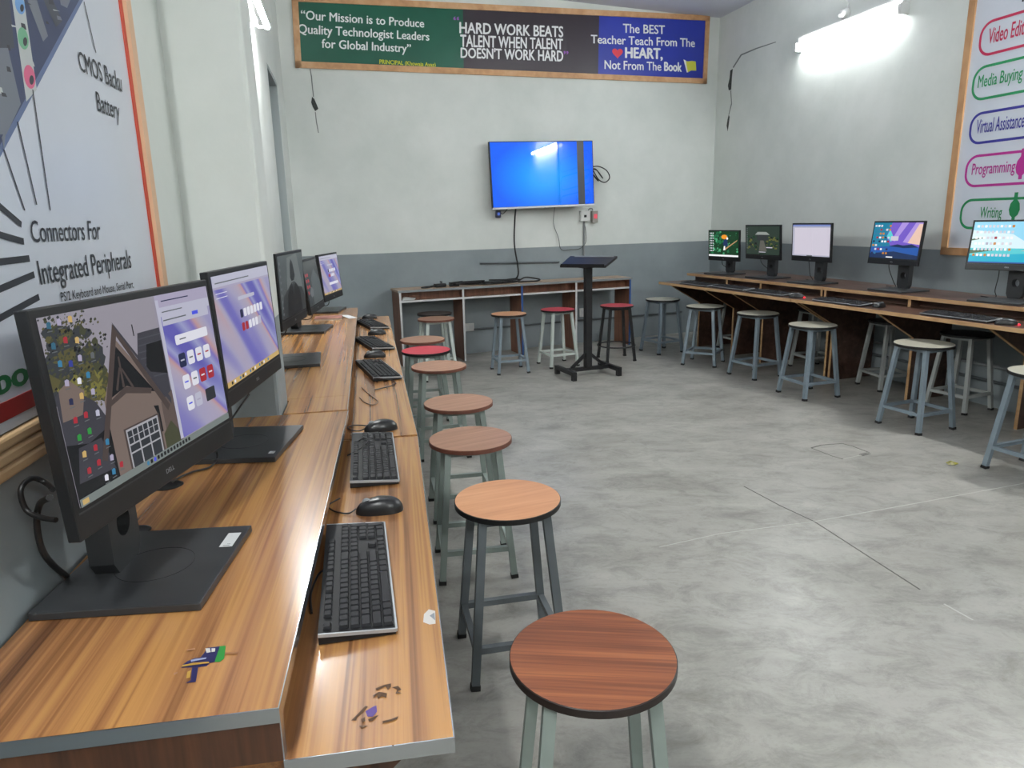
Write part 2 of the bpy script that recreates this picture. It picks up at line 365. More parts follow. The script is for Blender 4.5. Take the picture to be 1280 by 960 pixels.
wallmark('plaster_hole', [(913, 88), (916, 86), (915, 96), (914, 112), (911, 113), (910, 107), (912, 98)], RW, N_RW, W_right)
wallmark('plaster_hole', [(911, 143), (912, 146), (911, 156), (909.6, 164), (908.4, 157), (909.4, 150)], RW, N_RW, W_right)
wallmark('plaster_crack', [(916, 84), (926, 68), (945, 60), (970, 52), (970, 53), (946, 61.2), (927, 69.4), (917, 85)], RW, N_RW, W_right, M_CRACK)
wallmark('plaster_crack', [(914, 113), (915, 130), (911.6, 143), (910.8, 143), (914, 129), (913, 113)], RW, N_RW, W_right, M_CRACK)
M_JOINT = mat('pale_floor_joint', (186, 186, 180), .6); M_JOINTD = mat('dark_floor_joint', (96, 95, 90), .8)
def floorline(pxs, w, m):
    pts = [P(x, y, 0) for x, y in pxs]; mb = MB()
    for a, b in zip(pts, pts[1:]): mb.bar(a, b, w, .0016)
    return struct(mb.build('floor_joint', m, W_floor))
floorline([(824, 684), (900, 667), (1018, 652)], .0045, M_JOINT); floorline([(1018, 652), (1140, 630), (1280, 604), (1330, 596)], .005, M_JOINT)
floorline([(930, 608), (975, 632), (1018, 652), (1080, 692), (1150, 737)], .006, M_JOINTD); floorline([(1180, 755), (1216, 775)], .007, M_JOINT)
floorline([(1014, 560), (1026, 556.5), (1038, 555.5), (1053, 554.5), (1066, 558), (1087, 566)], .009, M_JOINTD)
floorline([(1014, 560), (1040, 570), (1054, 574)], .006, M_JOINTD); floorline([(1054, 574), (1087, 566)], .004, M_JOINT)
floorline([(1076, 569), (1086, 566.5)], .03, M_JOINTD)

# ------------------------------------------------------------------ tube lamps
M_TUBE = mat('glowing_tube_diffuser', (252, 253, 251), .4, emit=LAMP)
M_TUBE_DIM = mat('glowing_dimmed_tube_diffuser', (250, 253, 253), .4, emit=LAMP * .36)  # emission lowered so the wall around this lamp does not blow out
def tube_lamp(label, c, d, nrm, L_=1.18, group='wall tube lamps', k=1.0, glow=None):
    """batten lamp: c = centre on the wall, d = direction along the wall, nrm = into the room"""
    o = thing('tube_lamp', label, 'lamp', c, math.atan2(d.y, d.x), group)
    s = 1 if V((-math.sin(math.atan2(d.y, d.x)), math.cos(math.atan2(d.y, d.x)), 0)).dot(nrm) > 0 else -1
    mb = MB(); mb.box((-L_ / 2, min(0, s * .05 * k), .0), (L_ / 2, max(0, s * .05 * k), .055 * k)); mb.build('batten', M_PLASTW, o, bevel=.004)
    mb = MB(); pr = [(.002, -.075), (.045, -.075), (.07, -.062), (.08, -.04), (.07, -.014), (.045, -.001), (.002, -.001)]; pr = [(y * k, z * k) for y, z in pr]
    n = len(pr); vs = [(-L_ / 2 + .02, s * y, z) for y, z in pr] + [(L_ / 2 - .02, s * y, z) for y, z in pr]
    mb.add(vs, [(i, (i + 1) % n, n + (i + 1) % n, n + i) for i in range(n)] + [tuple(range(n)), tuple(range(n, 2 * n))])
    mb.build('diffuser', glow or M_TUBE, o)
    for e in (-1, 1):
        mb = MB(); mb.box((e * L_ / 2 - .02, min(0, s * .084 * k), -.08 * k), (e * L_ / 2 + .02, max(0, s * .084 * k), .0)); mb.build('end_cap', M_PLASTW, o, bevel=.006)
    return o
M_SLIM = mat('glowing_slim_tube', (252, 253, 251), .4, emit=LAMP * 3.2)
def slim_lamp(label, c, d, nrm, L_=1.18, group='wall tube lamps', off=.062, glow=None):
    """slim fluorescent tube held in front of a narrow batten"""
    rz = math.atan2(d.y, d.x); o = thing('tube_lamp', label, 'lamp', c, rz, group)
    s = 1 if V((-math.sin(rz), math.cos(rz), 0)).dot(nrm) > 0 else -1
    mb = MB(); mb.box((-L_ / 2, min(0, s * .03), -.012), (L_ / 2, max(0, s * .03), .03)); mb.build('batten', M_PLASTW, o, bevel=.004)
    mb = MB(); mb.tube([(-L_ / 2 + .02, s * off, -.012), (L_ / 2 - .02, s * off, -.012)], .016, 14); mb.build('tube', glow or M_SLIM, o)
    for e in (-1, 1):
        mb = MB(); mb.box((e * (L_ / 2 - .012) - .005, min(s * .028, s * (off + .010)), -.020), (e * (L_ / 2 - .012) + .005, max(s * .028, s * (off + .010)), -.004)); mb.build('tube_holder', M_PLASTW, o, bevel=.004)
    return o
a, b = RW(1003, 50), RW(1135, 10); zc = (a.z + b.z) / 2
tube_lamp('lit white tube lamp high on right wall above the five monitors', ((a + b) / 2).to_2d().to_3d() + V((0, 0, zc)), D_RW, N_RW, (a - b).to_2d().length, glow=M_TUBE_DIM)
LAMP_C = [C_R + D_RW * 5.03 + N_RW * .008 + V((0, 0, 2.96))]
slim_lamp('lit tube lamp on right wall beyond the frame, mirrored in the television', LAMP_C[0], D_RW, N_RW, .95)
b = LF(327, 35, .05); c0 = b - D_LF * .60
slim_lamp('lit white tube lamp on left wall above the grey door', V((c0.x, c0.y, b.z + .012)) - N_LF * .048, D_LF, N_LF, off=.085, glow=mat('glowing_left_tube', (252, 253, 251), .4, emit=LAMP * 1.5))
tube_lamp('added fill tube lamp above the left poster, out of the frame', KN - D_LN * 2.6 + N_LN * .008 + V((0, 0, 3.0)), D_LN, N_LN)  # unseen lamp, added to lift the light on the near left side
tube_lamp('added fill tube lamp on the wall behind the camera', V((2.3, -2.49, 2.9)), V((1, 0, 0)), V((0, 1, 0)))  # unseen lamp, added to brighten everything that faces the camera
# bulb holder by the right lamp
c = RW(1058, 17); o = thing('bulb_holder', 'small white round bulb holder on right wall touching the tube lamp', 'bulb holder', c)
rotm = N_RW.to_track_quat('Z', 'Y').to_matrix().to_4x4()
MB().lathe((0, 0, 0), [(.0, 0), (.05, 0), (.05, .02), (.035, .03), (.03, .06), (.0, .062)], 24, T=rotm).build('holder', M_PLASTW, o)
mb = MB(); mb.tube([rotm @ V(p) for p in spline([(.03, .03, .02), (.05, .07, .03), (.0, .11, .02), (-.03, .16, .01)])], .004); mb.build('wire', M_PLASTW, o)

# ------------------------------------------------------------------ banner on the back wall
def inset(quad, k):
    c = sum((V(q) for q in quad), V()) / 4
    return quad
def strip_frame(parent, quad, w, nrm, th, m, names='frame_strip'):
    """four battens around quad (bl, br, tr, tl)"""
    q = [V(x) for x in quad]
    for i in range(4):
        a, b = q[i], q[(i + 1) % 4]; inw = (q[(i + 3) % 4] - a).normalized() * w; inw2 = (q[(i + 2) % 4] - b).normalized() * w
        vs = [a, b, b + inw2, a + inw]; vs = [v + nrm * .004 for v in vs] + [v + nrm * th for v in vs]
        mb = MB(); mb.add(vs, [(0, 3, 2, 1), (4, 5, 6, 7), (0, 1, 5, 4), (1, 2, 6, 5), (2, 3, 7, 6), (3, 0, 4, 7)]); mb.build(names, m, parent)
bq = [BW(369, 85), BW(882, 105), BW(886, 20), BW(364, -6)]
ban = thing('banner', 'long three-panel motto banner in green, black and blue on back wall', 'banner')
strip_frame(ban, bq, .055, N_BACK, .024, M_FRAMEW)
M_BGREEN = mat('green_vinyl', (20, 88, 68), .3, noise=.12, nscale=2.5, bump=.15); M_BBLACK = mat('black_vinyl', (52, 44, 52), .3, noise=.12, nscale=2.5, bump=.15); M_BBLUE = mat('blue_vinyl', (42, 58, 164), .28, noise=.1, nscale=2.5, bump=.2)
mb = MB()
def lerp(a, b, t): return V(a) * (1 - t) + V(b) * t
us = [0.01, (551 - 369) / 515, (723 - 369) / 515, .99]
for k in range(3):
    u0, u1 = us[k], us[k + 1]
    bot = lambda u: lerp(bq[0], bq[1], u); top = lambda u: lerp(bq[3], bq[2], u)
    vs = [lerp(bot(u0), top(u0), .03), lerp(bot(u1), top(u1), .03), lerp(bot(u1), top(u1), .97), lerp(bot(u0), top(u0), .97)]
    vs = [v + N_BACK * .006 for v in vs] + [v + N_BACK * .012 for v in vs]
    mb.add(vs, [(0, 3, 2, 1), (4, 5, 6, 7), (0, 1, 5, 4), (1, 2, 6, 5), (2, 3, 7, 6), (3, 0, 4, 7)], k)
mb.build('canvas', [M_BGREEN, M_BBLACK, M_BBLUE], ban)
LB = N_BACK * .0135
def bt(mb, txt, bl, br, tr, tl, mi=0, bold=.018): put_text(mb, txt, [BW(*bl), BW(*br), BW(*tr), BW(*tl)], mi, bold, LB)
mb = MB(); bt(mb, '“Our Mission is to Produce', (376, 24.4), (529.5, 34.8), (529.5, 25.2), (376, 13.8)); mb.build('lettering_line', M_WHITEINK, ban)
mb = MB(); bt(mb, 'Quality Technologist Leaders', (372.5, 41.8), (536, 51.2), (536, 41.6), (372.5, 31)); mb.build('lettering_line', M_WHITEINK, ban)
mb = MB(); bt(mb, 'for Global Industry”', (402, 60), (513, 66), (513, 56.4), (402, 49.6)); mb.build('lettering_line', M_WHITEINK, ban)
mb = MB(); bt(mb, 'HARD WORK BEATS', (574, 41.6), (703, 46.8), (703, 34.2), (574, 28.8), bold=.028); mb.build('lettering_line', M_WHITEINK, ban)
mb = MB(); bt(mb, 'TALENT WHEN TALENT', (575, 58.6), (702.7, 62), (702.7, 49.8), (575, 44.4), bold=.028); mb.build('lettering_line', M_WHITEINK, ban)
mb = MB(); bt(mb, "DOESN'T WORK HARD", (575.5, 72.4), (703, 77), (703, 64.5), (575.5, 60.6), bold=.028); mb.build('lettering_line', M_WHITEINK, ban)
mb = MB(); bt(mb, 'The BEST', (778, 41.2), (830, 42.9), (830, 32.8), (778, 30.6)); mb.build('lettering_line', M_WHITEINK, ban)
mb = MB(); bt(mb, 'Teacher Teach From The', (738, 54.3), (867.5, 59.2), (867.5, 49.2), (738, 44.4)); mb.build('lettering_line', M_WHITEINK, ban)
mb = MB(); bt(mb, 'HEART,', (781, 72.4), (827, 74), (827, 61.6), (781, 60.2), bold=.045); mb.build('lettering_line', M_WHITEINK, ban)
mb = MB(); bt(mb, 'Not From The', (755, 86.4), (825.6, 88.6), (825.6, 78.6), (755, 76)); mb.build('lettering_line', M_WHITEINK, ban)
mb = MB(); bt(mb, 'Book', (829.6, 88.6), (851, 89.7), (851, 79), (829.6, 78.3), bold=.045); mb.build('lettering_line', M_WHITEINK, ban)
mb = MB(); bt(mb, 'PRINCIPAL (Khowaja Ayaz)', (474, 80), (544, 83.6), (544, 79.2), (474, 75)); mb.build('yellow_lettering', M_YELINK, ban)
for tx, q4 in (('“', ((566.5, 33), (573, 33.2), (573, 22), (566.5, 21.8))), ('”', ((704, 75), (709.5, 75.2), (709.5, 65), (704, 64.8)))): mb = MB(); bt(mb, tx, *q4, bold=.02); mb.build('quotation_mark', mat('purple_ink', (146, 84, 176), .5), ban)
mb = MB(); pts = []
for i in range(28):
    t = 2 * PI * i / 28; hx = 16 * math.sin(t) ** 3; hy = 13 * math.cos(t) - 5 * math.cos(2 * t) - 2 * math.cos(3 * t) - math.cos(4 * t)
    pts.append(BW(771 + hx * .42, 66.4 - hy * .44 + hx * .02) + LB)
mb.poly(pts); mb.build('heart_symbol', mat('heart_red', (226, 58, 74), .45), ban)
mb = MB(); mb.poly([BW(x, y) + LB for x, y in ((854, 75), (858.5, 77), (864, 76.4), (868.8, 77.2), (869.4, 88.6), (863, 88.4), (858.4, 91), (856, 84))], 0)
mb.poly([BW(x, y) + LB * 1.1 for x, y in ((853.4, 74.6), (856.2, 76), (858.8, 90.6), (857.4, 90.8))], 1); mb.build('book_symbol', [mat('book_yellow', (206, 206, 70), .5), M_WHITEINK], ban)

# ------------------------------------------------------------------ left poster (near left wall)
po = thing('wall_poster', 'tall white poster of labelled computer board connectors on left wall', 'poster')
NX = N_LN
pb = LN(194, 365).z; zb = 1.105
rt_ = LN(190, 340); rt_s = (rt_ - KN).dot(D_LN)
def lnp(s, z, off=0): p = KN + D_LN * s + N_LN * off; return V((p.x, p.y, z))
s_r = (LN(144, 0) - KN).dot(D_LN)
s0, s1 = s_r - 2.4, s_r
def slab(mb, pts, nrm, o0, o1, mi=0):
    n = len(pts); vs = [V(p) + nrm * o0 for p in pts] + [V(p) + nrm * o1 for p in pts]
    mb.add(vs, [tuple(range(n))[::-1], tuple(range(n, 2 * n))] + [(i, (i + 1) % n, n + (i + 1) % n, n + i) for i in range(n)], mi)
mb = MB(); slab(mb, [lnp(s0, zb), lnp(s1, zb), lnp(s1, 2.75), lnp(s0, 2.75)], NX, .004, .010); mb.build('canvas', M_VINYL, po)
mb = MB(); slab(mb, [lnp(s1 - .012, zb), lnp(s1 + .006, zb), lnp(s1 + .006, 2.75), lnp(s1 - .012, 2.75)], NX, .010, .013); mb.build('red_border', mat('red_orange_ink', (186, 62, 40), .5), po)
mb = MB(); slab(mb, [lnp(s1 + .006, zb), lnp(s1 + .04, zb), lnp(s1 + .04, 2.75), lnp(s1 + .006, 2.75)], NX, .002, .022); mb.build('side_batten', mat('peach_batten', (214, 176, 142), .55, noise=.1, nscale=6), po)
for k in range(3):
    z = zb - .003 - .022 * k; mb = MB(); slab(mb, [lnp(s0, z - .020), lnp(s1 + .03, z - .020), lnp(s1 + .03, z), lnp(s0, z)], NX, .002, .02); mb.build('bottom_batten', M_BATTEN, po, bevel=.005)
def ln(px, py, off=.0115): return LN(px, py, off)
def lt(mb, txt, bl, br, tr, tl, mi=0, bold=.008): put_text(mb, txt, [ln(*bl), ln(*br), ln(*tr), ln(*tl)], mi, bold)
mb = MB(); lt(mb, 'CMOS Backu', (100.5, 88), (153, 115), (151, 93), (96.5, 64)); mb.build('lettering_line', M_INK, po)
mb = MB(); lt(mb, 'Battery', (122.5, 138.5), (150, 150), (148.5, 128.5), (119.5, 115)); mb.build('lettering_line', M_INK, po)
mb = MB(); lt(mb, 'Connectors For', (40.5, 303), (126, 299), (124.5, 277), (37, 277)); mb.build('lettering_line', M_INK, po)
mb = MB(); lt(mb, 'Integrated Peripherals', (51.5, 356), (164.5, 334.5), (162.5, 313), (46, 327.5)); mb.build('lettering_line', M_INK, po)
mb = MB(); lt(mb, 'PS/2 Keyboard and Mouse, Serial Port,', (77, 377), (167.5, 359.5), (166.5, 351), (75.5, 366)); mb.build('lettering_line', M_INK, po)
s_a = (LN(0, 501) - KN).dot(D_LN)
mb = MB(); zt_, zb_ = LN(0, 501).z, LN(0, 525).z; slab(mb, [lnp(s0, zb_), lnp(s1 - .012, zb_), lnp(s1 - .012, zt_), lnp(s0, zt_)], NX, .010, .012); mb.build('red_band', mat('red_ink', (160, 40, 40), .5), po)
zl0, zl1 = LN(0, 489).z, LN(0, 455).z; sb = (LN(0, 480) - KN).dot(D_LN); ch = .075
mb = MB(); put_text(mb, 'Motherboard', [lnp(sb - .33, zl0, .0115), lnp(sb + .19, zl0, .0115), lnp(sb + .19, zl1, .0115), lnp(sb - .33, zl1, .0115)], 0, .04, cap=.73); mb.build('green_lettering', mat('green_ink', (24, 112, 62), .5), po)
def pline(mb, a, b, w, mi=0):
    a, b = ln(*a), ln(*b); d = (b - a).normalized(); sd = d.cross(NX).normalized() * w / 2; mb.poly([a - sd, b - sd, b + sd, a + sd], mi)
for a, b in (((41, 112), (63, 263)), ((22, 152), (46, 256)), ((5, 187), (31, 263)), ((105, 2), (120, 66))): mb = MB(); pline(mb, a, b, .004); mb.build('pointer_line', M_INK, po)
for a, b in (((-30, 232), (27, 281)), ((-30, 285), (30, 302)), ((-30, 331), (37, 323)), ((-30, 374), (43, 343)), ((-30, 414), (49, 371))): mb = MB(); pline(mb, a, b, .011); mb.build('pointer_line', M_INK, po)
# picture of a board in the poster's upper left corner: dark blue board, grey chips, coloured jacks
mb = MB(); NV = [M_INK]
def pp(pts, mi, off): mb.poly([LN(x, y, off) for x, y in pts], mi)
pp([(-160, -120), (186, -120), (104, 0), (0, 197), (-20, 235), (-160, 235)], 1, .0106)
pp([(-160, -120), (178, -120), (99, 0), (-4, 189), (-22, 226), (-160, 226)], 0, .0110)
pp([(15, 0), (30, 0), (46, 112), (33, 127)], 2, .0114)
pp([(8, -60), (26, -60), (30, 0), (15, 0)], 2, .0114)
pp([(-10, 60), (10, 60), (26, 130), (8, 168), (-10, 168)], 3, .0113); pp([(-40, -40), (8, -40), (18, 60), (-40, 70)], 4, .0112)
pp([(34, 0), (46, 0), (60, 45), (54, 52)], 3, .0113); pp([(52, -5), (66, 0), (78, 26), (70, 34)], 4, .0113); pp([(70, -30), (96, -20), (84, 10), (76, 6)], 3, .0113)
pp([(2, 172), (8, 160), (5, 186)], 3, .0114)
for cx, cy, rx, ry, mi in ((25, 6, 6, 12, 5), (29, 48, 6.5, 14, 6), (37, 96, 7, 15, 7)):
    pp([(cx + rx * math.cos(t) + 2 * math.sin(t), cy + ry * math.sin(t)) for t in [2 * PI * i / 20 for i in range(20)]], mi, .0117)
    pp([(cx + 2.5 + rx * .4 * math.cos(t), cy + 4 + ry * .4 * math.sin(t)) for t in [2 * PI * i / 14 for i in range(14)]], 8, .0119)
rnd = random.Random(3)
for i in range(46):
    x = rnd.uniform(-60, 86); y = rnd.uniform(-60, 150)
    if y > 165 - 1.75 * (x) - 12: continue
    w, h = rnd.uniform(2, 8), rnd.uniform(2, 10); pp([(x, y), (x + w, y + w * .3), (x + w + 2, y + h), (x + 1, y + h - 1)], rnd.choice((3, 4, 2, 8)), .01125 + .00001 * i)
mb.build('board_picture', [mat('navy_ink', (44, 56, 92), .4), mat('steel_blue_ink', (92, 110, 150), .4), mat('cream_ink', (190, 196, 196), .4), mat('grey_ink', (112, 118, 128), .4), mat('charcoal_ink', (58, 62, 72), .4),
                           mat('sky_ink', (110, 160, 214), .4), mat('mint_ink', (112, 178, 138), .4), mat('pink_ink', (214, 96, 134), .4), mat('jack_black', (34, 34, 44), .4)], po)

# ------------------------------------------------------------------ right poster
rp = thing('wall_poster', 'wood-framed white poster listing skills in coloured pills on right wall', 'poster')
def rwp(s, z, off=0): p = C_R + D_RW * s + N_RW * off; return V((p.x, p.y, z))
def rs(px, py): p = RW(px, py); return (p - C_R).dot(D_RW), p.z
se, ze = rs(1178, 318); sA = se; sB = se + 1.22; zA = ze; zB = 3.04
mb = MB(); slab(mb, [rwp(sA + .02, zA + .02), rwp(sB, zA + .02), rwp(sB, zB), rwp(sA + .02, zB)], N_RW, .004, .010); mb.build('canvas', M_VINYL, rp)
strip_frame(rp, [rwp(sA, zA), rwp(sB, zA), rwp(sB, zB), rwp(sA, zB)], .055, N_RW, .024, wood('brown_batten', [(.3, (150, 104, 66)), (.5, (182, 138, 96)), (.7, (206, 164, 120))], (4, 4, 1.2), .5))
def pill(mb, px_l, py_t, py_b, mi, w=.018, L_=1.02):
    sl, _ = rs(px_l, (py_t + py_b) / 2); z0 = rs(px_l + 14, py_b)[1]; z1 = rs(px_l + 14, py_t)[1]; r = (z1 - z0) * .42; sr_ = sl + L_; n = 10
    def loop(e):
        pts = []
        for cx, cz, a0 in ((sr_ - r, z0 + r, -PI / 2), (sr_ - r, z1 - r, 0), (sl + r, z1 - r, PI / 2), (sl + r, z0 + r, PI)):
            for k in range(n + 1): a = a0 + PI / 2 * k / n; pts.append((cx + (r + e) * math.cos(a), cz + (r + e) * math.sin(a)))
        return pts
    A_, B_ = loop(0), loop(-w); N_ = len(A_); vs = [rwp(s, z, .0115) for s, z in A_] + [rwp(s, z, .0115) for s, z in B_]
    mb.add(vs, [(i, (i + 1) % N_, N_ + (i + 1) % N_, N_ + i) for i in range(N_)], mi)
def rtxt(mb, txt, l, ltop, r, mi, bold=.015):
    s_l, z0 = rs(*l); z1 = rs(*ltop)[1]; s_r_ = rs(*r)[0]
    put_text(mb, txt, [rwp(s_l, z0, .0118), rwp(s_r_, z0, .0118), rwp(s_r_, z1, .0118), rwp(s_l, z1, .0118)], mi, bold)
rows = [('Video Editing', (1236.5, 55), (1236.5, 37.5), (1294, 40), 0, (1226, 25, 69)), ('Media Buying', (1223.5, 110), (1223.5, 96), (1278.5, 104), 1, (1217, 82, 125)),
        ('Virtual Assistance &', (1221.5, 167), (1221.5, 151), (1290, 157), 2, (1213.5, 140, 180)), ('Programming', (1216, 218.5), (1216, 205.5), (1270, 213), 3, (1208, 193.5, 234)), ('Writing', (1226, 272), (1226, 259.5), (1253.5, 269), 4, (1201.5, 248.5, 286.5))]
for (txt, l, lt_, r, mi, (pl, pt, pbm)), cn, cr_ in zip(rows, ('crimson', 'leaf_green', 'indigo', 'magenta', 'deep_green'), ((192, 44, 84), (40, 146, 92), (52, 50, 146), (178, 40, 140), (20, 128, 74))):
    mi_ = mat(cn + '_ink', cr_, .45); mb = MB(); rtxt(mb, txt, l, lt_, r, 0); mb.build('lettering', mi_, rp)
    mb = MB(); pill(mb, pl, pt, pbm, 0); mb.build('pill_outline', mi_, rp)
for (cx, cy, sc, mi) in ((1278.5, 209, .72, 'magenta_ink'), (1269.5, 262, .68, 'deep_green_ink')):
    s_, z_ = rs(cx, cy); mb = MB(); vs = []
    prof = [(-.02, .17), (.02, .17), (.02, .10), (.05, .06), (.06, .0), (.045, -.05), (.018, -.075), (.018, -.11), (-.018, -.11), (-.018, -.075), (-.045, -.05), (-.06, 0), (-.05, .06), (-.02, .10)]
    mb.poly([rwp(s_ + a_ * sc, z_ + b_ * sc, .0121) for a_, b_ in prof]); mb.build('bottle_symbol', MATS[mi], rp)
s_, z_ = rs(1274, 4); mb = MB(); put_text(mb, 'Top Skills', [rwp(s_, z_, .0118), rwp(s_ + .8, z_, .0118), rwp(s_ + .8, z_ + .1, .0118), rwp(s_, z_ + .1, .0118)][:4], 0, .01) if False else put_text(mb, 'T', [rwp(s_, z_, .0118), rwp(s_ + .07, z_, .0118), rwp(s_ + .07, z_ + .1, .0118), rwp(s_, z_ + .1, .0118)], 0, .01)
mb.build('heading_lettering', M_INK, rp)
#--PART2
# ------------------------------------------------------------------ desks
A_R = math.radians(110.6); D_R = V((math.cos(A_R), math.sin(A_R), 0)); N_R = V((math.sin(A_R), -math.cos(A_R), 0))
def NT(n, t, z=0): p = N_R * n + D_R * t; return V((p.x, p.y, z))
def local(M, p): q = M.inverted() @ V(p); return q
def side_panel(mb, prof, y0, y1, mi=0):
    """panel whose outline prof lies in local x-z, thickness along y"""
    n = len(prof); vs = [(x, y0, z) for x, z in prof] + [(x, y1, z) for x, z in prof]
    mb.add(vs, [tuple(range(n)), tuple(range(n, 2 * n))[::-1]] + [(i, (i + 1) % n, n + (i + 1) % n, n + i) for i in range(n)], mi)

ZU, ZL = .805, .726
def left_desk(label, O, rz, up_poly, low, panels, end_band, tops=None):
    o = thing('computer_desk', label, 'desk', (O[0], O[1], 0), rz, 'zebra laminate desks along the left wall')
    for pl in up_poly:
        mb = MB(); mb.prism(pl, ZU - .020, ZU); mb.build('upper_top', M_DESK, o)
    y0, y1 = low
    mb = MB(); mb.box((-.13, y0, ZL - .022), (.222, y1, ZL)); mb.build('keyboard_shelf', M_DESK, o)
    ymax = max(p[1] for pl in up_poly for p in pl)
    mb = MB(); mb.box((0, 0, ZU - .021), (.0016, ymax, ZU + .0006)); mb.build('front_edge_band', M_CHROME, o)
    mb = MB(); mb.box((.222, y0, ZL - .023), (.2236, y1, ZL + .0006)); mb.build('shelf_edge_band', M_CHROME, o)
    if end_band:
        mb = MB(); mb.box((-.43, -.0016, ZU - .021), (.0016, 0, ZU + .0006)); mb.build('end_edge_band', M_CHROME, o)
        mb = MB(); mb.box((0, -.0016, ZL - .023), (.2236, 0, ZL + .0006)); mb.build('end_edge_band', M_CHROME, o)
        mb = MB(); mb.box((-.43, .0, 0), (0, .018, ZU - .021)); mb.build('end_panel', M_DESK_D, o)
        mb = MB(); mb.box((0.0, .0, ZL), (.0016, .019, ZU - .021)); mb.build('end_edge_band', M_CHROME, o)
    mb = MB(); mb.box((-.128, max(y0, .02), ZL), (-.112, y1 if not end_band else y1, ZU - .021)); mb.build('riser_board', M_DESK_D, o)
    for y in panels:
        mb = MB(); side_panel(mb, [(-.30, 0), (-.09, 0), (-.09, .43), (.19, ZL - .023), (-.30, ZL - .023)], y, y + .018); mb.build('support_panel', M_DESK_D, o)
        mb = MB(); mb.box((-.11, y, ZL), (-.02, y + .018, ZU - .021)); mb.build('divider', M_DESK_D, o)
    return o
O1 = (-.3093, .7795); RZ1 = math.radians(9.2); M1 = frame(O1, RZ1)
desk1 = left_desk('striped wood desk nearest the camera with chrome edges and two torn stickers', O1, RZ1, [[(-.43, 0), (0, 0), (0, 1.478), (-.425, 1.478)]], (0, 1.398), (.045, .72, 1.36), True)
O2 = (-.5519, 2.2547); RZ2 = math.radians(11.2); M2 = frame(O2, RZ2)
lp = lambda p: (lambda q: (q.x, q.y))(local(M2, p))
wf = lp(KN + D_LF * 3.15 + N_LF * .012); wn = lp(KN + D_LF * .30 + N_LF * .012); pc1 = lp(p1 + N_LN * .006); pc0 = lp(p0 + N_LN * .006)
y_s = .205
xb = wn[0] + (wf[0] - wn[0]) * (y_s - wn[1]) / (wf[1] - wn[1])
desk2 = left_desk('long striped wood desk beyond the white pillar carrying three monitors', O2, RZ2,
    [[(-.205, .002), (0, .002), (0, y_s), (xb, y_s), (xb, pc1[1] + .01), (-.205, pc1[1] + .01)], [(xb, y_s + .002), (0, y_s + .002), (0, 2.98), (wf[0], 2.98)]], (-.085, 3.04), (0.02, .75, 1.5, 2.25, 2.94), False)
def wchild(mb, name, m, par, Mw, **k):
    Mi = Mw.inverted(); mb.v = [tuple(Mi @ V(v)) for v in mb.v]; return mb.build(name, m, par, **k)
# torn stickers and residue on the near desk
def decal(name, z, shapes, mats, par, Mw, label):
    mb = MB()
    for k, (px, mi) in enumerate(shapes):
        pts = [P(x, y, z) + V((0, 0, .0006 + .00012 * k)) for x, y in px]; mb.poly(pts, mi)
    o = wchild(mb, name, mats, par, Mw); o['label'] = label; return o
s_ = lambda L, ox, oy, k: [(ox + x / k, oy + y / k) for x, y in L]
NAVY = mat('sticker_navy', (38, 38, 84), .4); GRN = mat('sticker_green', (44, 138, 56), .4); GLUE = mat('old_glue', (150, 104, 66), .6); GLUED = mat('dark_glue', (82, 58, 38), .7); PAPER = mat('paper_scrap', (200, 196, 190), .7); PURP = mat('sticker_purple', (74, 46, 120), .4); GOLD = mat('sticker_gold', (176, 138, 60), .5)
decal('torn_sticker', ZU, [
    (s_([(280, 490), (330, 450), (420, 410), (480, 410), (540, 340), (560, 290), (720, 270), (660, 460), (600, 470), (560, 510), (460, 520), (250, 530)], 200, 780, 9.6), 0),
    (s_([(720, 270), (790, 265), (770, 420), (720, 460), (655, 460)], 200, 780, 9.6), 1),
    (s_([(385, 530), (460, 525), (430, 700), (310, 715), (370, 680)], 200, 780, 9.6), 0),
    (s_([(330, 580), (375, 560), (360, 650), (315, 660)], 200, 780, 9.6), 5),
    (s_([(545, 300), (600, 298), (610, 345), (560, 355)], 200, 780, 9.6), 4), (s_([(620, 300), (665, 300), (660, 340), (620, 345)], 200, 780, 9.6), 4),
    (s_([(370, 440), (450, 425), (560, 410), (550, 430), (440, 450), (375, 462)], 200, 780, 9.6), 6),
    (s_([(270, 505), (400, 475), (590, 462), (590, 480), (420, 500), (260, 525)], 200, 780, 9.6), 5),
    (s_([(780, 350), (930, 345), (925, 375), (780, 375)], 200, 780, 9.6), 2), (s_([(165, 600), (215, 585), (210, 605), (170, 630)], 200, 780, 9.6), 2),
    (s_([(315, 320), (420, 300), (425, 320), (330, 335)], 200, 780, 9.6), 2)],
    [NAVY, GRN, GLUE, GLUED, PAPER, GOLD, mat('sticker_pale_blue', (150, 158, 190), .4)], desk1, M1, 'torn navy and green sticker on the upper top')
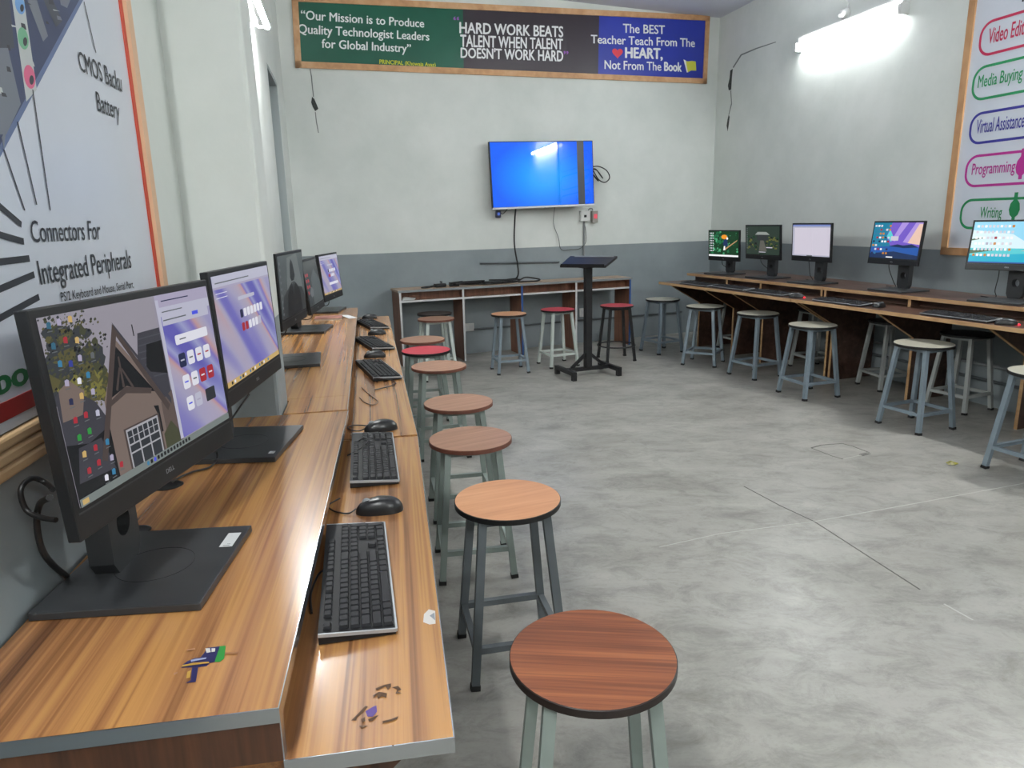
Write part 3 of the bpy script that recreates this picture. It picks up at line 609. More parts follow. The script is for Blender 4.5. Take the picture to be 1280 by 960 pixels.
decal('sticker_residue', ZL, [
    (s_([(215, 395), (300, 345), (325, 340), (330, 400), (290, 450), (235, 450)], 430, 840, 8), 0),
    (s_([(70, 490), (140, 420), (215, 340), (240, 350), (190, 410), (130, 460), (125, 490)], 430, 840, 8), 1),
    (s_([(150, 540), (240, 540), (180, 570)], 430, 840, 8), 1), (s_([(240, 480), (330, 440), (345, 440), (285, 495), (250, 500)], 430, 840, 8), 1),
    (s_([(315, 170), (400, 135), (470, 120), (470, 150), (440, 185), (415, 150), (330, 190)], 430, 840, 8), 1), (s_([(480, 160), (540, 145), (575, 180), (535, 200), (580, 220), (515, 222), (535, 180)], 430, 840, 8), 1),
    (s_([(290, 240), (350, 205), (430, 220), (425, 265), (380, 250), (340, 275), (330, 235), (295, 265)], 430, 840, 8), 1),
    (s_([(385, 500), (470, 480), (545, 450), (530, 480), (470, 500), (390, 520)], 430, 840, 8), 1), (s_([(475, 740), (505, 738), (490, 755)], 430, 840, 8), 1),
    (s_([(170, 480), (210, 460), (215, 500), (180, 515)], 430, 840, 8), 1)], [PURP, GLUED], desk1, M1, 'purple sticker remnant and glue on the shelf')
decal('paper_scrap', ZL, [([(530, 768), (536, 762), (544, 764), (544.5, 780), (537, 781), (529, 778)], 0), ([(537, 770), (543, 766), (544, 776)], 1)], [PAPER, mat('grey_scrap', (120, 124, 130), .6)], desk1, M1, 'white paper scrap stuck on the shelf edge')
# cable hole in the near desk top, by the near monitor's foot
q = local(M1, P(210, 607, ZU)); mb = MB(); mb.lathe((q.x, q.y, ZU), [(.0, .0008), (.028, .0008), (.032, .002), (.035, .0006)], 24); o = mb.build('cable_hole', M_BLACK, desk1); o['label'] = 'round black cable hole'
q = local(M1, P(170, 664, ZU)); mb = MB(); mb.lathe((q.x, q.y, ZU), [(.0, .0008), (.022, .0008), (.026, .002), (.029, .0006)], 24); o = mb.build('cable_hole', M_BLACK, desk1); o['label'] = 'round black cable hole'

# right desk: dark walnut with raw board edges, two units
RZR = A_R - PI / 2; NF = 4.19; MR = frame(NT(NF, 0), RZR)
def rwx(y):  # local x of the right wall at local y
    a = local(MR, C_R); b = local(MR, R_END); return a.x + (b.x - a.x) * (y - a.y) / (b.y - a.y)
ZRU, ZRL, TH = .81, .73, .024
def right_desk(label, y0, y1, yl1, panels, divs, near_gap=0):
    o = thing('computer_desk', label, 'desk', NT(NF, 0), RZR, 'walnut desks along the right wall')
    mb = MB(); mb.prism([(.334, y0), (rwx(y0) - .012, y0), (rwx(y1) - .012, y1), (.334, y1)], ZRU - TH, ZRU); mb.build('upper_top', M_DARKW, o)
    mb = MB(); mb.box((.004, y0, ZRL - TH), (.44, yl1, ZRL)); mb.build('keyboard_shelf', M_DARKW, o)
    mb = MB(); mb.box((.330, y0, ZRU - TH - .001), (.334, y1, ZRU + .001)); mb.build('front_edge_band', M_BIRCH, o)
    mb = MB(); mb.box((.0, y0, ZRL - TH - .001), (.004, yl1, ZRL + .001)); mb.build('shelf_edge_band', M_BIRCH, o)
    mb = MB(); mb.box((.44, y0, ZRL - TH), (.458, y1, ZRU - TH)); mb.build('riser_board', M_DARKW, o)
    for y in divs:
        mb = MB(); mb.box((.345, y - .01, ZRL), (.44, y + .01, ZRU - TH)); mb.build('divider', M_DARKW, o)
        mb = MB(); mb.box((.341, y - .011, ZRL), (.345, y + .011, ZRU - TH)); mb.build('divider_edge', M_BIRCH, o)
    for y in panels:
        xw = rwx(y) - .04
        mb = MB(); side_panel(mb, [(.45, 0), (xw, 0), (xw, ZRL - TH), (.06, ZRL - TH), (.45, .49)], y - .01, y + .01); pn = mb.build('support_panel', M_DARKW, o)
        mb = MB(); side_panel(mb, [(.446, 0), (.45, 0), (.45, .49), (.06, ZRL - TH), (.052, ZRL - TH), (.446, .486)], y - .0105, y + .0105); mb.build('panel_edge', M_BIRCH, pn)
    return o
deskA = right_desk('dark walnut desk at right carrying the aurora and turquoise sea screens', .9, 4.574, 4.574, (1.3, 2.12, 2.95, 3.78, 4.55), (2.0, 2.885, 3.75, 4.555))
deskB = right_desk('dark walnut desk in the far right corner carrying three monitors', 4.578, 6.52, 6.56, (4.60, 5.42, 5.86, 6.44), (4.597, 5.35, 5.85))
# back desk
OB = V((-1.083, 6.87, 0)); RZB = math.radians(22); MBk = frame(OB, RZB); LB_ = 2.636
bd = thing('study_desk', 'brown open-front desk standing against the back wall under the television', 'desk', OB, RZB)
DBK = .335
mb = MB(); mb.box((-.012, 0.004, .742), (LB_ + .012, DBK, .763)); mb.build('table_top', M_MIDTOP, bd)
mb = MB(); mb.box((-.012, 0, .741), (LB_ + .012, .004, .764)); mb.build('front_edge_band', M_GREYP, bd)
mb = MB(); mb.box((0, .02, .643), (LB_, .26, .659)); mb.build('shelf', M_MID, bd)
mb = MB(); mb.box((0, .016, .642), (LB_, .02, .660)); mb.build('shelf_edge_band', M_WHITE_EDGE, bd)
mb = MB(); mb.box((0, .10, .659), (LB_, .112, .742)); mb.build('back_board', M_MID, bd)
for i, x in enumerate((0, .65, 1.30, 1.94, LB_ - .018)):
    mb = MB(); mb.box((x, .014, 0), (x + .018, DBK, .742)); mb.build('upright_panel', M_MID, bd)
    mb = MB(); mb.box((x - .001, .010, 0), (x + .019, .014, .742)); e = mb.build('upright_edge', M_BLUE_EDGE if i in (2, 4) else M_WHITE_EDGE, bd)
    if i in (2, 4): e['label'] = 'blue edge band'

# ------------------------------------------------------------------ stools
ZS = .5555
mb = MB(); mb.cyl((0, 0), .1675, ZS - .017, ZS - .0015, 56, 0); mb.cyl((0, 0), .1675, ZS - .0015, ZS, 56, 0, 1, r1=.1655)
_s = mb.build('seat', [M_RIM, M_SEAT_RB]); ME_SEAT = _s.data; bpy.data.objects.remove(_s)
TOPR, FTR = .098, .146; ZT = ZS - .017
def corner(z): k = TOPR + (FTR - TOPR) * (ZT - z) / ZT; return k
mb = MB(); mb.bar((TOPR, TOPR, ZT), (corner(.012), corner(.012), .012), .025, .025, up=(1, 0, 0)); _s = mb.build('leg', M_GREYLEG); ME_LEG = _s.data; bpy.data.objects.remove(_s)
mb = MB(); mb.bar((corner(.016), corner(.016), .016), (FTR, FTR, 0.0), .029, .029, up=(1, 0, 0)); _s = mb.build('foot', M_RUBBER); ME_FOOT = _s.data; bpy.data.objects.remove(_s)
k = corner(.125); mb = MB(); mb.bar((-k + .01, -k, .125), (k - .01, -k, .125), .02, .02); _s = mb.build('st', M_GREYLEG); ME_STR = _s.data; bpy.data.objects.remove(_s)
mb = MB()
for i in range(4):
    R_ = Matrix.Rotation(i * PI / 2, 4, 'Z'); mb.bar(R_ @ V((-TOPR - .012, -TOPR, ZT - .011)), R_ @ V((TOPR - .0125, -TOPR, ZT - .011)), .022, .022)
_s = mb.build('fr', M_GREYLEG); ME_FR = _s.data; bpy.data.objects.remove(_s)
mb = MB(); kk = corner(.15) * 1.41 + .004; mb.tube([(kk * math.cos(2 * PI * i / 40), kk * math.sin(2 * PI * i / 40), .15) for i in range(40)], .007, 8, closed=True); _s = mb.build('ring', M_BLKLEG); ME_RING = _s.data; bpy.data.objects.remove(_s)
def linkpart(name, me, par, mats, rz=0):
    o = bpy.data.objects.new(name, me); COL.objects.link(o); o.parent = par; o.rotation_euler = (0, 0, rz)
    for i, m in enumerate(mats): o.material_slots[i].link = 'OBJECT'; o.material_slots[i].material = m
    return o
def stool(label, x, y, deg, top, legs, rim=M_RIM, group='stools along the left desks', sc=1, ring=False):
    o = thing('stool', label, 'stool', (x, y, 0), math.radians(deg), group, sc)
    linkpart('seat', ME_SEAT, o, [rim, top]); linkpart('seat_frame', ME_FR, o, [legs])
    for i in range(4):
        l = linkpart('leg', ME_LEG, o, [legs], i * PI / 2); linkpart('rubber_foot', ME_FOOT, l, [M_RUBBER])
    if ring: linkpart('foot_ring', ME_RING, o, [legs])
    else:
        for i in range(4): linkpart('stretcher', ME_STR, o, [legs], i * PI / 2)
    return o
stool('red-brown wooden stool nearest the camera, cut off by the bottom edge', .1495, 1.2428, 4, M_SEAT_RB, M_GREYLEG)
stool('orange wooden stool with black rim and dark grey legs, second from the camera', -.0219, 2.0615, 12, M_SEAT_OR, M_DKLEG, M_RIMB)
stool('brown stool with grey-green legs just behind the orange stool by the left desk', -.1731, 2.7035, 9, M_SEAT_BR, M_GREYLEG, M_RIMBR)
stool('brown stool fourth from the camera along the left desk', -.2624, 3.2883, 11, M_SEAT_BR, M_GREYLEG, M_RIMBR)
stool('brown stool fifth from the camera, in front of the red left-row stool', -.4447, 4.1856, 12, M_SEAT_BR, M_GREYLEG, M_RIMBR)
stool('red-topped stool in the row along the left desk', -.5858, 4.7328, 10, M_SEAT_RED, M_GREYLEG, M_RIMB)
stool('brown stool right behind the red stool of the left row', -.6658, 5.1938, 14, M_SEAT_BR, M_GREYLEG, M_RIMBR)
stool('brown stool with pale legs in front of the back desk at its left end', -.6799, 6.3466, 18, M_SEAT_BR, M_WHITELEG, M_RIMBR)
stool('dark stool half hidden behind the brown stool at the back desk', -.735, 6.735, 24, M_SEAT_DARK, M_WHITELEG, M_RIMB)
g = 'stools at the back desk'
stool('orange-topped stool with blue-grey legs at the back desk', -.0155, 6.5715, 14, M_SEAT_OR, M_BLUELEG, M_RIM, g)
stool('red-topped stool with white legs at the back desk', .4624, 6.8228, 23, M_SEAT_RED, M_WHITELEG, M_RIMB, g)
stool('red-topped stool with black legs and a foot ring', 1.0747, 7.0403, 11, M_SEAT_RED, M_BLKLEG, M_RIMB, g, ring=True)
g = 'cream stools along the right desks'; SR = (1.066, 1.066, 1.0207)
stool('cream-topped stool farthest back, beside the end of the right desk', 1.6189, 7.4133, 26, M_SEAT_CREAM, M_BLUELEG, M_RIMB, g, SR)
stool('cream-topped stool second from the back wall along the right desk', 1.8821, 6.7332, -31, M_SEAT_CREAM, M_BLUELEG, M_RIMB, g, SR)
stool('cream-topped stool in the middle of the right row, below the white screen', 2.1909, 6.1549, 26, M_SEAT_CREAM, M_BLUELEG, M_RIMB, g, SR)
stool('cream-topped stool fourth from the back wall along the right desk', 2.3628, 5.4167, 17, M_SEAT_CREAM, M_BLUELEG, M_RIMB, g, SR)
stool('cream-topped stool nearest to the small yellow wrapper on the floor', 2.707, 4.509, 21, M_SEAT_CREAM, M_BLUELEG, M_RIMB, g, SR)
stool('cream-topped stool cut off by the right edge of the photo', 2.837, 3.60, 20, M_SEAT_CREAM, M_BLUELEG, M_RIMB, g, SR)
g = 'dark stools pushed under the right desks'
def under(label, n, t, deg): p = NT(n, t); stool(label, p.x, p.y, deg, M_SEAT_DARK, M_PALELEG, M_RIMB, g)
under('dark stool with pale legs under the right desk, behind the nearest cream stool', 4.79, 3.47, 24)
under('dark stool with pale legs under the aurora screen, left of a cream stool', 4.86, 4.17, 8)
under('dark stool under the right desk below the white screen', 4.90, 5.00, 12)
under('dark stool under the far end of the right desk, below the parrot screen', 4.94, 6.15, 20)

# ------------------------------------------------------------------ monitors
SC = screen_mat
SW_STOPS = [(.25, (92, 86, 168)), (.36, (112, 108, 182)), (.44, (160, 156, 186)), (.50, (172, 160, 178)), (.55, (186, 148, 150)), (.60, (122, 112, 184)), (.68, (152, 156, 196)), (.78, (96, 92, 174))]
M_SWIRL = screen_swirl('browser_wallpaper', SW_STOPS, .85, (6.5, 1, .7), .5, .92, 1.0)
STD = dict(sky=SC('scr_sky', (142, 138, 148)), white=SC('scr_white', (214, 214, 224)), pale=SC('scr_pale', (176, 176, 194)), lilac=SC('scr_lilac', (160, 154, 178)), navy=SC('scr_navy', (36, 42, 74)), red=SC('scr_red', (160, 44, 56)), blue=SC('scr_blue', (70, 80, 214)),
           dk=SC('scr_dark', (22, 24, 28)), grey=SC('scr_grey', (92, 96, 100)), roof=SC('scr_roof', (58, 58, 66)), beam=SC('scr_beam', (70, 60, 58)), wall=SC('scr_housewall', (112, 98, 92)), wall2=SC('scr_houseside', (88, 76, 72)), glass=SC('scr_glass', (44, 48, 54)), frame=SC('scr_frame', (158, 158, 164)),
           leaf=SC('scr_leaf', (64, 66, 48)), leaf2=SC('scr_leaf2', (112, 108, 56)), leaf2d=SC('scr_leaf2d', (84, 80, 50)), teald=SC('scr_teald', (50, 96, 120)), blued=SC('scr_blued', (50, 60, 140)), leaf3=SC('scr_leaf3', (52, 56, 60)), cyan=SC('scr_cyan', (52, 118, 156)), orange=SC('scr_orange', (196, 130, 50)), green=SC('scr_green', (44, 140, 60)), bar=SC('scr_bar', (112, 120, 118)), grey2=SC('scr_slate_line', (70, 72, 80)), gold=SC('scr_gold', (190, 160, 100)))
KEYS_ = list(STD)
SMATS = [STD[k] for k in KEYS_]; IX = {k: i for i, k in enumerate(KEYS_)}
SMATS.append(M_SWIRL); IX['swirl'] = len(SMATS) - 1
def add_scr(name, m): SMATS.append(m); IX[name] = len(SMATS) - 1
class Scr:
    """draws shapes on a display: u, v in 0..1, v upwards; every call lies a hair nearer to the viewer"""
    def __init__(s, W, Hh): s.mb = MB(); s.x0 = -W / 2 + .0125; s.x1 = W / 2 - .0125; s.z0 = .048 * Hh / .335; s.z1 = Hh - .0125; s.k = 0; s.st = 1
    def p(s, pts, c):
        y = -.0070 - .000012 * s.k; s.k += s.st
        s.mb.poly([(s.x0 + (s.x1 - s.x0) * u, y, s.z0 + (s.z1 - s.z0) * v) for u, v in pts], IX[c])
    def r(s, u0, v0, u1, v1, c): s.p([(u0, v0), (u1, v0), (u1, v1), (u0, v1)], c)
    def rr(s, u0, v0, u1, v1, c, a=.012, asp=1.78):
        pts = []
        for cu, cv, a0 in ((u1 - a, v0 + a * asp, -PI / 2), (u1 - a, v1 - a * asp, 0), (u0 + a, v1 - a * asp, PI / 2), (u0 + a, v0 + a * asp, PI)):
            for k in range(5): t = a0 + PI / 2 * k / 4; pts.append((cu + a * math.cos(t), cv + a * asp * math.sin(t)))
        s.p(pts, c)
    def e(s, u, v, ru, rv, c, n=16): s.p([(u + ru * math.cos(2 * PI * i / n), v + rv * math.sin(2 * PI * i / n)) for i in range(n)], c)
def browser(s, u0, u1, rows=((.62, 4), (.46, 4), (.30, 2)), thumb=True, small=False):
    w = u1 - u0; U = lambda t: u0 + w * t
    s.r(u0, .05, u1, 1, 'swirl'); s.r(u0, .88 if small else .92, u1, 1, 'lilac'); s.r(u0, .86 if not small else .90, u1, .92, 'pale' if not small else 'lilac')
    if not small:
        s.r(u0, .05, U(.05), .97, 'pale'); s.r(U(.06), .80, U(.95), .86, 'pale'); s.r(U(.62), .825, U(.74), .85, 'blue'); s.r(U(.08), .83, U(.5), .838, 'grey'); s.r(U(.08), .885, U(.45), .892, 'grey'); s.r(U(.1), .955, U(.6), .962, 'navy')
        s.rr(U(.22), .655, U(.86), .72, 'white', .008); s.r(U(.30), .683, U(.42), .691, 'grey')
    else:
        s.rr(U(.36), .73, U(.66), .765, 'pale', .008); s.r(U(.03), .80, U(.2), .806, 'white'); s.r(U(.03), .84, U(.2), .846, 'white')
    return U
def c_house(s):
    s.r(0, 0, 1, 1, 'sky'); r = random.Random(5)
    s.p([(0, .55), (0, .80), (.06, .86), (.10, .80), (.17, .78), (.24, .70), (.26, .58), (.2, .5), (.1, .52)], 'leaf3'); s.p([(.08, .52), (.06, .66), (.14, .74), (.24, .70), (.27, .60), (.2, .5)], 'leaf2d')
    s.st = .1
    for i in range(90):
        u = abs(r.gauss(.12, .07)); v = r.uniform(.55, .93) - .1 * (u > .2)
        if u > .26: continue
        n_ = 7; a0 = r.uniform(0, 6); rr_ = r.uniform(.015, .04); s.p([(max(.0, u + rr_ * r.uniform(.6, 1.1) * math.cos(a0 + 2 * PI * k / n_)), v + 1.5 * rr_ * r.uniform(.6, 1.1) * math.sin(a0 + 2 * PI * k / n_)) for k in range(n_)], r.choice(('leaf3', 'leaf', 'leaf2d', 'leaf3')) if v > .68 else r.choice(('leaf', 'leaf2d', 'leaf2')))
    for i in range(430):
        u = abs(r.gauss(.13, .085)); v = r.uniform(.46, .99); w = r.uniform(.004, .012)
        if u > .31 or v > 1.0 - max(0, u - .2) * 1.2: continue
        c = r.choice(('leaf', 'leaf3', 'leaf', 'leaf2d', 'dk', 'leaf')) if v > .62 else r.choice(('leaf2', 'leaf', 'leaf2d', 'leaf3')); s.p([(u, v), (u + w, v + w * .6), (u + w * .7, v + w * 1.9), (u - w * .4, v + w)], c)
    s.st = 1
    s.p([(0, 0), (0, .60), (.05, .64), (.17, .50), (.24, .3), (.24, 0)], 'roof'); s.p([(.01, .46), (.02, .62), (.07, .66), (.13, .58), (.10, .46)], 'wall'); s.p([(0, 0), (0, .34), (.1, .30), (.2, .34), (.26, .2), (.26, 0)], 'dk'); s.p([(.02, .12), (.05, .3), (.16, .3), (.2, .1)], 'roof')
    s.p([(.40, .47), (.46, .80), (.60, .80), (.60, .30), (.52, .25)], 'roof')
    for k in range(7): s.p([(.42 + .006 * k, .52 + .04 * k), (.6, .50 + .043 * k), (.6, .507 + .043 * k), (.42 + .006 * k, .527 + .04 * k)], 'grey2'); s.r(.435, .79, .44, .86, 'dk'); s.p([(.47, .56), (.5, .72), (.6, .72), (.6, .5)], 'dk')
    s.p([(.21, 0), (.21, .48), (.33, .80), (.56, .34), (.56, 0)], 'wall'); s.p([(.52, 0), (.52, .34), (.62, .40), (.62, 0)], 'wall2')
    s.p([(.23, .48), (.325, .76), (.50, .42), (.46, .44), (.34, .52)], 'dk'); s.p([(.24, .47), (.33, .52), (.48, .45), (.47, .42), (.33, .48), (.235, .44)], 'beam')
    s.p([(.318, .52), (.33, .52), (.332, .70), (.324, .70)], 'beam'); s.p([(.28, .52), (.29, .51), (.325, .63), (.318, .64)], 'beam'); s.p([(.38, .50), (.37, .49), (.33, .62), (.335, .63)], 'beam')
    s.p([(.14, .18), (.165, .16), (.345, .84), (.33, .89)], 'beam'); s.p([(.33, .89), (.34, .81), (.555, .27), (.575, .30)], 'beam'); s.p([(.33, .90), (.335, .87), (.585, .30), (.59, .34)], 'roof')
    s.p([(.47, .34), (.5, .33), (.5, .16), (.49, .16), (.485, .28)], 'dk')
    s.r(.275, 0, .49, .285, 'beam'); s.r(.285, 0, .48, .275, 'frame')
    for i in range(3):
        u = .292 + i * .062; s.r(u, .185, u + .055, .262, 'glass'); s.r(u + .025, .185, u + .03, .262, 'frame'); s.r(u, .222, u + .055, .227, 'frame'); s.r(u, .135, u + .055, .175, 'glass'); s.r(u, 0, u + .055, .125, 'glass')
    s.p([(.5, 0), (.5, .14), (.56, .2), (.60, .12), (.60, 0)], 'leaf')
    for u, v, c in ((.03, .935, 'teald'), (.075, .94, 'lilac'), (.125, .945, 'gold'), (.03, .83, 'teald'), (.085, .845, 'red'), (.135, .83, 'gold'), (.04, .735, 'cyan'), (.085, .72, 'blued'), (.13, .735, 'lilac'), (.19, .73, 'grey'), (.05, .63, 'lilac'), (.105, .62, 'white'), (.15, .635, 'cyan'),
                    (.05, .53, 'navy'), (.10, .54, 'gold'), (.155, .54, 'lilac'), (.05, .43, 'red'), (.10, .435, 'red'), (.155, .42, 'pale'), (.05, .335, 'green'), (.10, .345, 'green'), (.055, .24, 'gold'), (.11, .245, 'red'), (.17, .245, 'cyan'), (.06, .145, 'red'), (.11, .16, 'red'), (.175, .15, 'lilac'), (.17, .07, 'cyan'), (.13, .06, 'white'), (.215, .085, 'red')):
        w = .017; s.p([(u, v + .006), (u + w, v), (u + w + .003, v + .03), (u + w - .004, v + .038), (u + .002, v + .034)], c); s.r(u - .002, v - .014, u + w + .004, v - .009, 'grey')
    U = browser(s, .60, 1.0)
    cols = (('navy', 'white', 'white', 'white'), ('white', 'white', 'red', 'red'), ('white', 'pale'))
    for (v, n), cc in zip(((.50, 4), (.35, 4), (.20, 2)), cols):
        for k in range(n):
            u = U(.22 + k * .165); s.rr(u, v, u + .052, v + .095, cc[k], .010)
            s.r(u + .012, v + .042, u + .04, v + .052, {'white': ('blue', 'grey', 'red', 'red')[k % 4], 'navy': 'pale', 'red': 'white', 'pale': 'lilac'}[cc[k]])
    s.rr(U(.60), .20, U(.80), .29, 'glass', .006)
    s.r(0, 0, 1, .045, 'bar'); s.r(.01, .008, .04, .036, 'gold')
    for k in range(14): s.rr(.36 + k * .022, .012, .374 + k * .022, .036, ('cyan', 'dk', 'blue', 'white', 'orange')[k % 5] if k < 3 else 'dk', .003)
def c_browser(s):
    U = browser(s, 0, 1, small=True); s.r(0, .9, 1, 1, 'pale'); s.r(.04, .93, .6, .94, 'grey')
    for k in range(7): u = .36 + k * .062; s.rr(u, .56, u + .05, .64, 'navy' if k == 0 else 'white', .010)
    for k in range(6): u = .36 + k * .062; s.rr(u, .43, u + .05, .51, 'red' if k < 2 else 'white' if k < 5 else 'pale', .010)
    s.r(0, 0, 1, .05, 'gold')
    for k in range(16): s.rr(.06 + k * .045, .012, .085 + k * .045, .04, ('dk', 'white', 'gold', 'cyan')[k % 4], .004)
def c_browser_far(s):
    c_browser(s); s.r(.34, .22, .84, .29, 'white')
add_scr('gunmetal', SC('scr_gunmetal', (70, 76, 78))); add_scr('gunmetal2', SC('scr_gunmetal_dark', (46, 50, 52))); add_scr('gunlight', SC('scr_gunmetal_light', (92, 98, 98)))
def c_figure(s):
    s.r(0, 0, 1, 1, 'gunmetal'); s.p([(.25, .3), (.35, .95), (.75, 1), (.95, .3)], 'gunlight'); s.p([(.0, 0), (.12, .35), (.4, .5), (.9, .4), (1, .2), (1, 0)], 'gunmetal2')
    s.p([(.42, .62), (.45, .84), (.50, .92), (.56, .86), (.62, .64), (.56, .56), (.46, .56)], 'dk'); s.p([(.22, 0), (.28, .34), (.40, .50), (.48, .54), (.53, .30), (.58, .54), (.68, .48), (.80, .34), (.84, 0)], 'dk'); s.p([(.49, .54), (.53, .36), (.57, .54)], 'gunmetal2')
    for k in range(9): s.rr(.04, .86 - k * .1, .08, .90 - k * .1, 'grey', .006)
def c_dark(s):
    s.r(0, 0, 1, 1, 'gunmetal2'); s.p([(.3, 0), (.4, .6), (.7, .8), (1, .5), (1, 0)], 'gunmetal'); s.p([(.15, .28), (.3, .42), (.42, .34), (.36, .2), (.22, .18)], 'grey')
    for k in range(7): s.rr(.04 + (k % 2) * .12, .66 - (k // 2) * .13, .12 + (k % 2) * .12, .73 - (k // 2) * .13, 'red', .008)
for n_, c_ in (('jungle', (30, 110, 70)), ('jungle2', (80, 168, 120)), ('jungle3', (20, 60, 34)), ('beak', (236, 150, 40)), ('twig', (176, 140, 100)), ('bright', (246, 248, 250)), ('garden', (44, 58, 50)), ('garden2', (96, 98, 48)), ('path', (92, 90, 84)), ('pagoda', (142, 148, 144)), ('doc', (206, 200, 214)), ('docbar', (120, 134, 190)),
              ('violet', (118, 92, 200)), ('lav', (176, 150, 224)), ('peach', (236, 200, 180)), ('teal', (28, 128, 160)), ('deep', (40, 90, 170)), ('mount', (28, 50, 90)), ('seasky', (150, 218, 246)), ('seaw', (220, 244, 252)), ('sea', (30, 176, 206)), ('sea2', (90, 206, 214)), ('isle', (80, 110, 84)), ('sand', (206, 180, 140))): add_scr(n_, SC('scr_' + n_, c_, 1.0))
def c_parrot(s):
    s.r(0, 0, 1, 1, 'jungle3'); r = random.Random(2)
    s.st = .1
    for i in range(120):
        u, v, w = r.uniform(.0, .95), r.uniform(.08, .95), r.uniform(.02, .07); c = r.choice(('jungle', 'jungle2', 'jungle3', 'jungle')) if u < .5 or r.random() < .4 else 'jungle3'
        s.p([(u, v), (min(1, u + w), v + w * .3), (min(1, u + w * .6), min(1, v + w * 2)), (max(0, u - w * .3), v + w)], c)
    s.st = 1
    s.p([(.55, .25), (.95, .62), (.97, .68), (.55, .32)], 'twig'); s.p([(.48, .5), (.55, .75), (.62, .72), (.66, .45), (.56, .38)], 'mount'); s.e(.53, .78, .10, .09, 'beak'); s.e(.63, .72, .03, .05, 'bright'); s.p([(.5, .25), (.52, .42), (.56, .42), (.57, .26)], 'bright')
    for k in range(24): s.rr(.03 + (k % 3) * .05, .9 - (k // 3) * .1, .06 + (k % 3) * .05, .95 - (k // 3) * .1, 'white', .004)
    s.r(0, 0, 1, .07, 'bright')
def c_garden(s):
    s.r(0, 0, 1, 1, 'garden'); r = random.Random(8)
    for i in range(60):
        u = r.choice((r.uniform(0, .32), r.uniform(.58, .92))); v = r.uniform(.15, .6); w = r.uniform(.03, .08); s.p([(u, v), (u + w, v), (u + w * .8, v + w * .9), (u + w * .1, v + w)], r.choice(('garden2', 'jungle3', 'garden2', 'dk')))
    s.p([(.40, .12), (.44, .5), (.54, .5), (.64, .12)], 'path'); s.p([(.28, .70), (.36, .80), (.62, .80), (.72, .70)], 'pagoda'); s.p([(.34, .5), (.34, .70), (.66, .70), (.66, .5)], 'gunmetal2'); s.r(.62, .24, .80, .27, 'doc'); s.r(.4, .08, .6, .10, 'doc')
    for k in range(11): s.rr(.02, .9 - k * .07, .05, .94 - k * .07, 'grey', .004)
def c_doc(s):
    s.r(0, 0, 1, 1, 'doc'); s.r(0, .94, 1, 1, 'docbar'); s.r(0, .9, 1, .94, 'pale'); s.r(0, 0, .05, .9, 'pale'); s.r(0, 0, 1, .04, 'pale'); s.r(.4, .0, .55, .03, 'grey')
def c_aurora(s):
    s.r(0, 0, 1, 1, 'violet'); s.p([(.0, .3), (.0, 1), (.38, 1), (.3, .6), (.42, .34)], 'teal'); s.p([(.42, .5), (.58, 1), (.72, 1), (.5, .48)], 'lav'); s.p([(.66, .46), (.86, 1), (1, 1), (1, .40)], 'lav'); s.p([(.76, .44), (.93, .96), (1, .96), (1, .40)], 'peach'); s.p([(.3, .6), (.36, .8), (.44, .62), (.42, .46)], 'sea2')
    s.p([(0, 0), (0, .3), (.4, .34), (.7, .38), (1, .32), (1, 0)], 'deep'); s.p([(.38, .34), (.56, .40), (.68, .37), (.85, .41), (1, .33), (.7, .30)], 'mount'); s.p([(0, 0), (0, .12), (.5, .2), (1, .1), (1, 0)], 'mount')
    r = random.Random(4)
    for i in range(48):
        if r.random() < .15: continue
        u, v = .02 + (i % 6) * .062, .88 - (i // 6) * .11; s.rr(u, v, u + .042, v + .055, r.choice(('white', 'red', 'cyan', 'bright', 'navy', 'teal', 'orange')), .006)
    s.rr(.40, .50, .56, .62, 'doc', .006); s.r(.36, .02, .5, .05, 'bright')
def c_sea(s):
    s.r(0, 0, 1, 1, 'seasky'); s.p([(0, .35), (0, .8), (.5, .7), (.8, .36)], 'seaw'); s.r(0, 0, 1, .36, 'sea'); s.p([(0, .18), (1, .26), (1, .36), (0, .36)], 'sea2'); s.p([(0, .22), (.28, .30), (.32, .33), (0, .31)], 'isle'); s.p([(.0, .58), (.12, .62), (.16, .60), (0, .54)], 'isle'); s.p([(.62, .30), (.8, .36), (1, .38), (1, .29)], 'sand'); s.p([(.7, .29), (1, .31), (1, .27)], 'isle'); s.r(0, 0, 1, .03, 'deep')
    r = random.Random(6)
    for i in range(60):
        u, v = .04 + (i % 10) * .048, .86 - (i // 10) * .14; s.rr(u, v, u + .032, v + .06, r.choice(('white', 'bright', 'pale', 'bright', 'orange', 'red') if r.random() < .4 else ('bright', 'white')), .005)

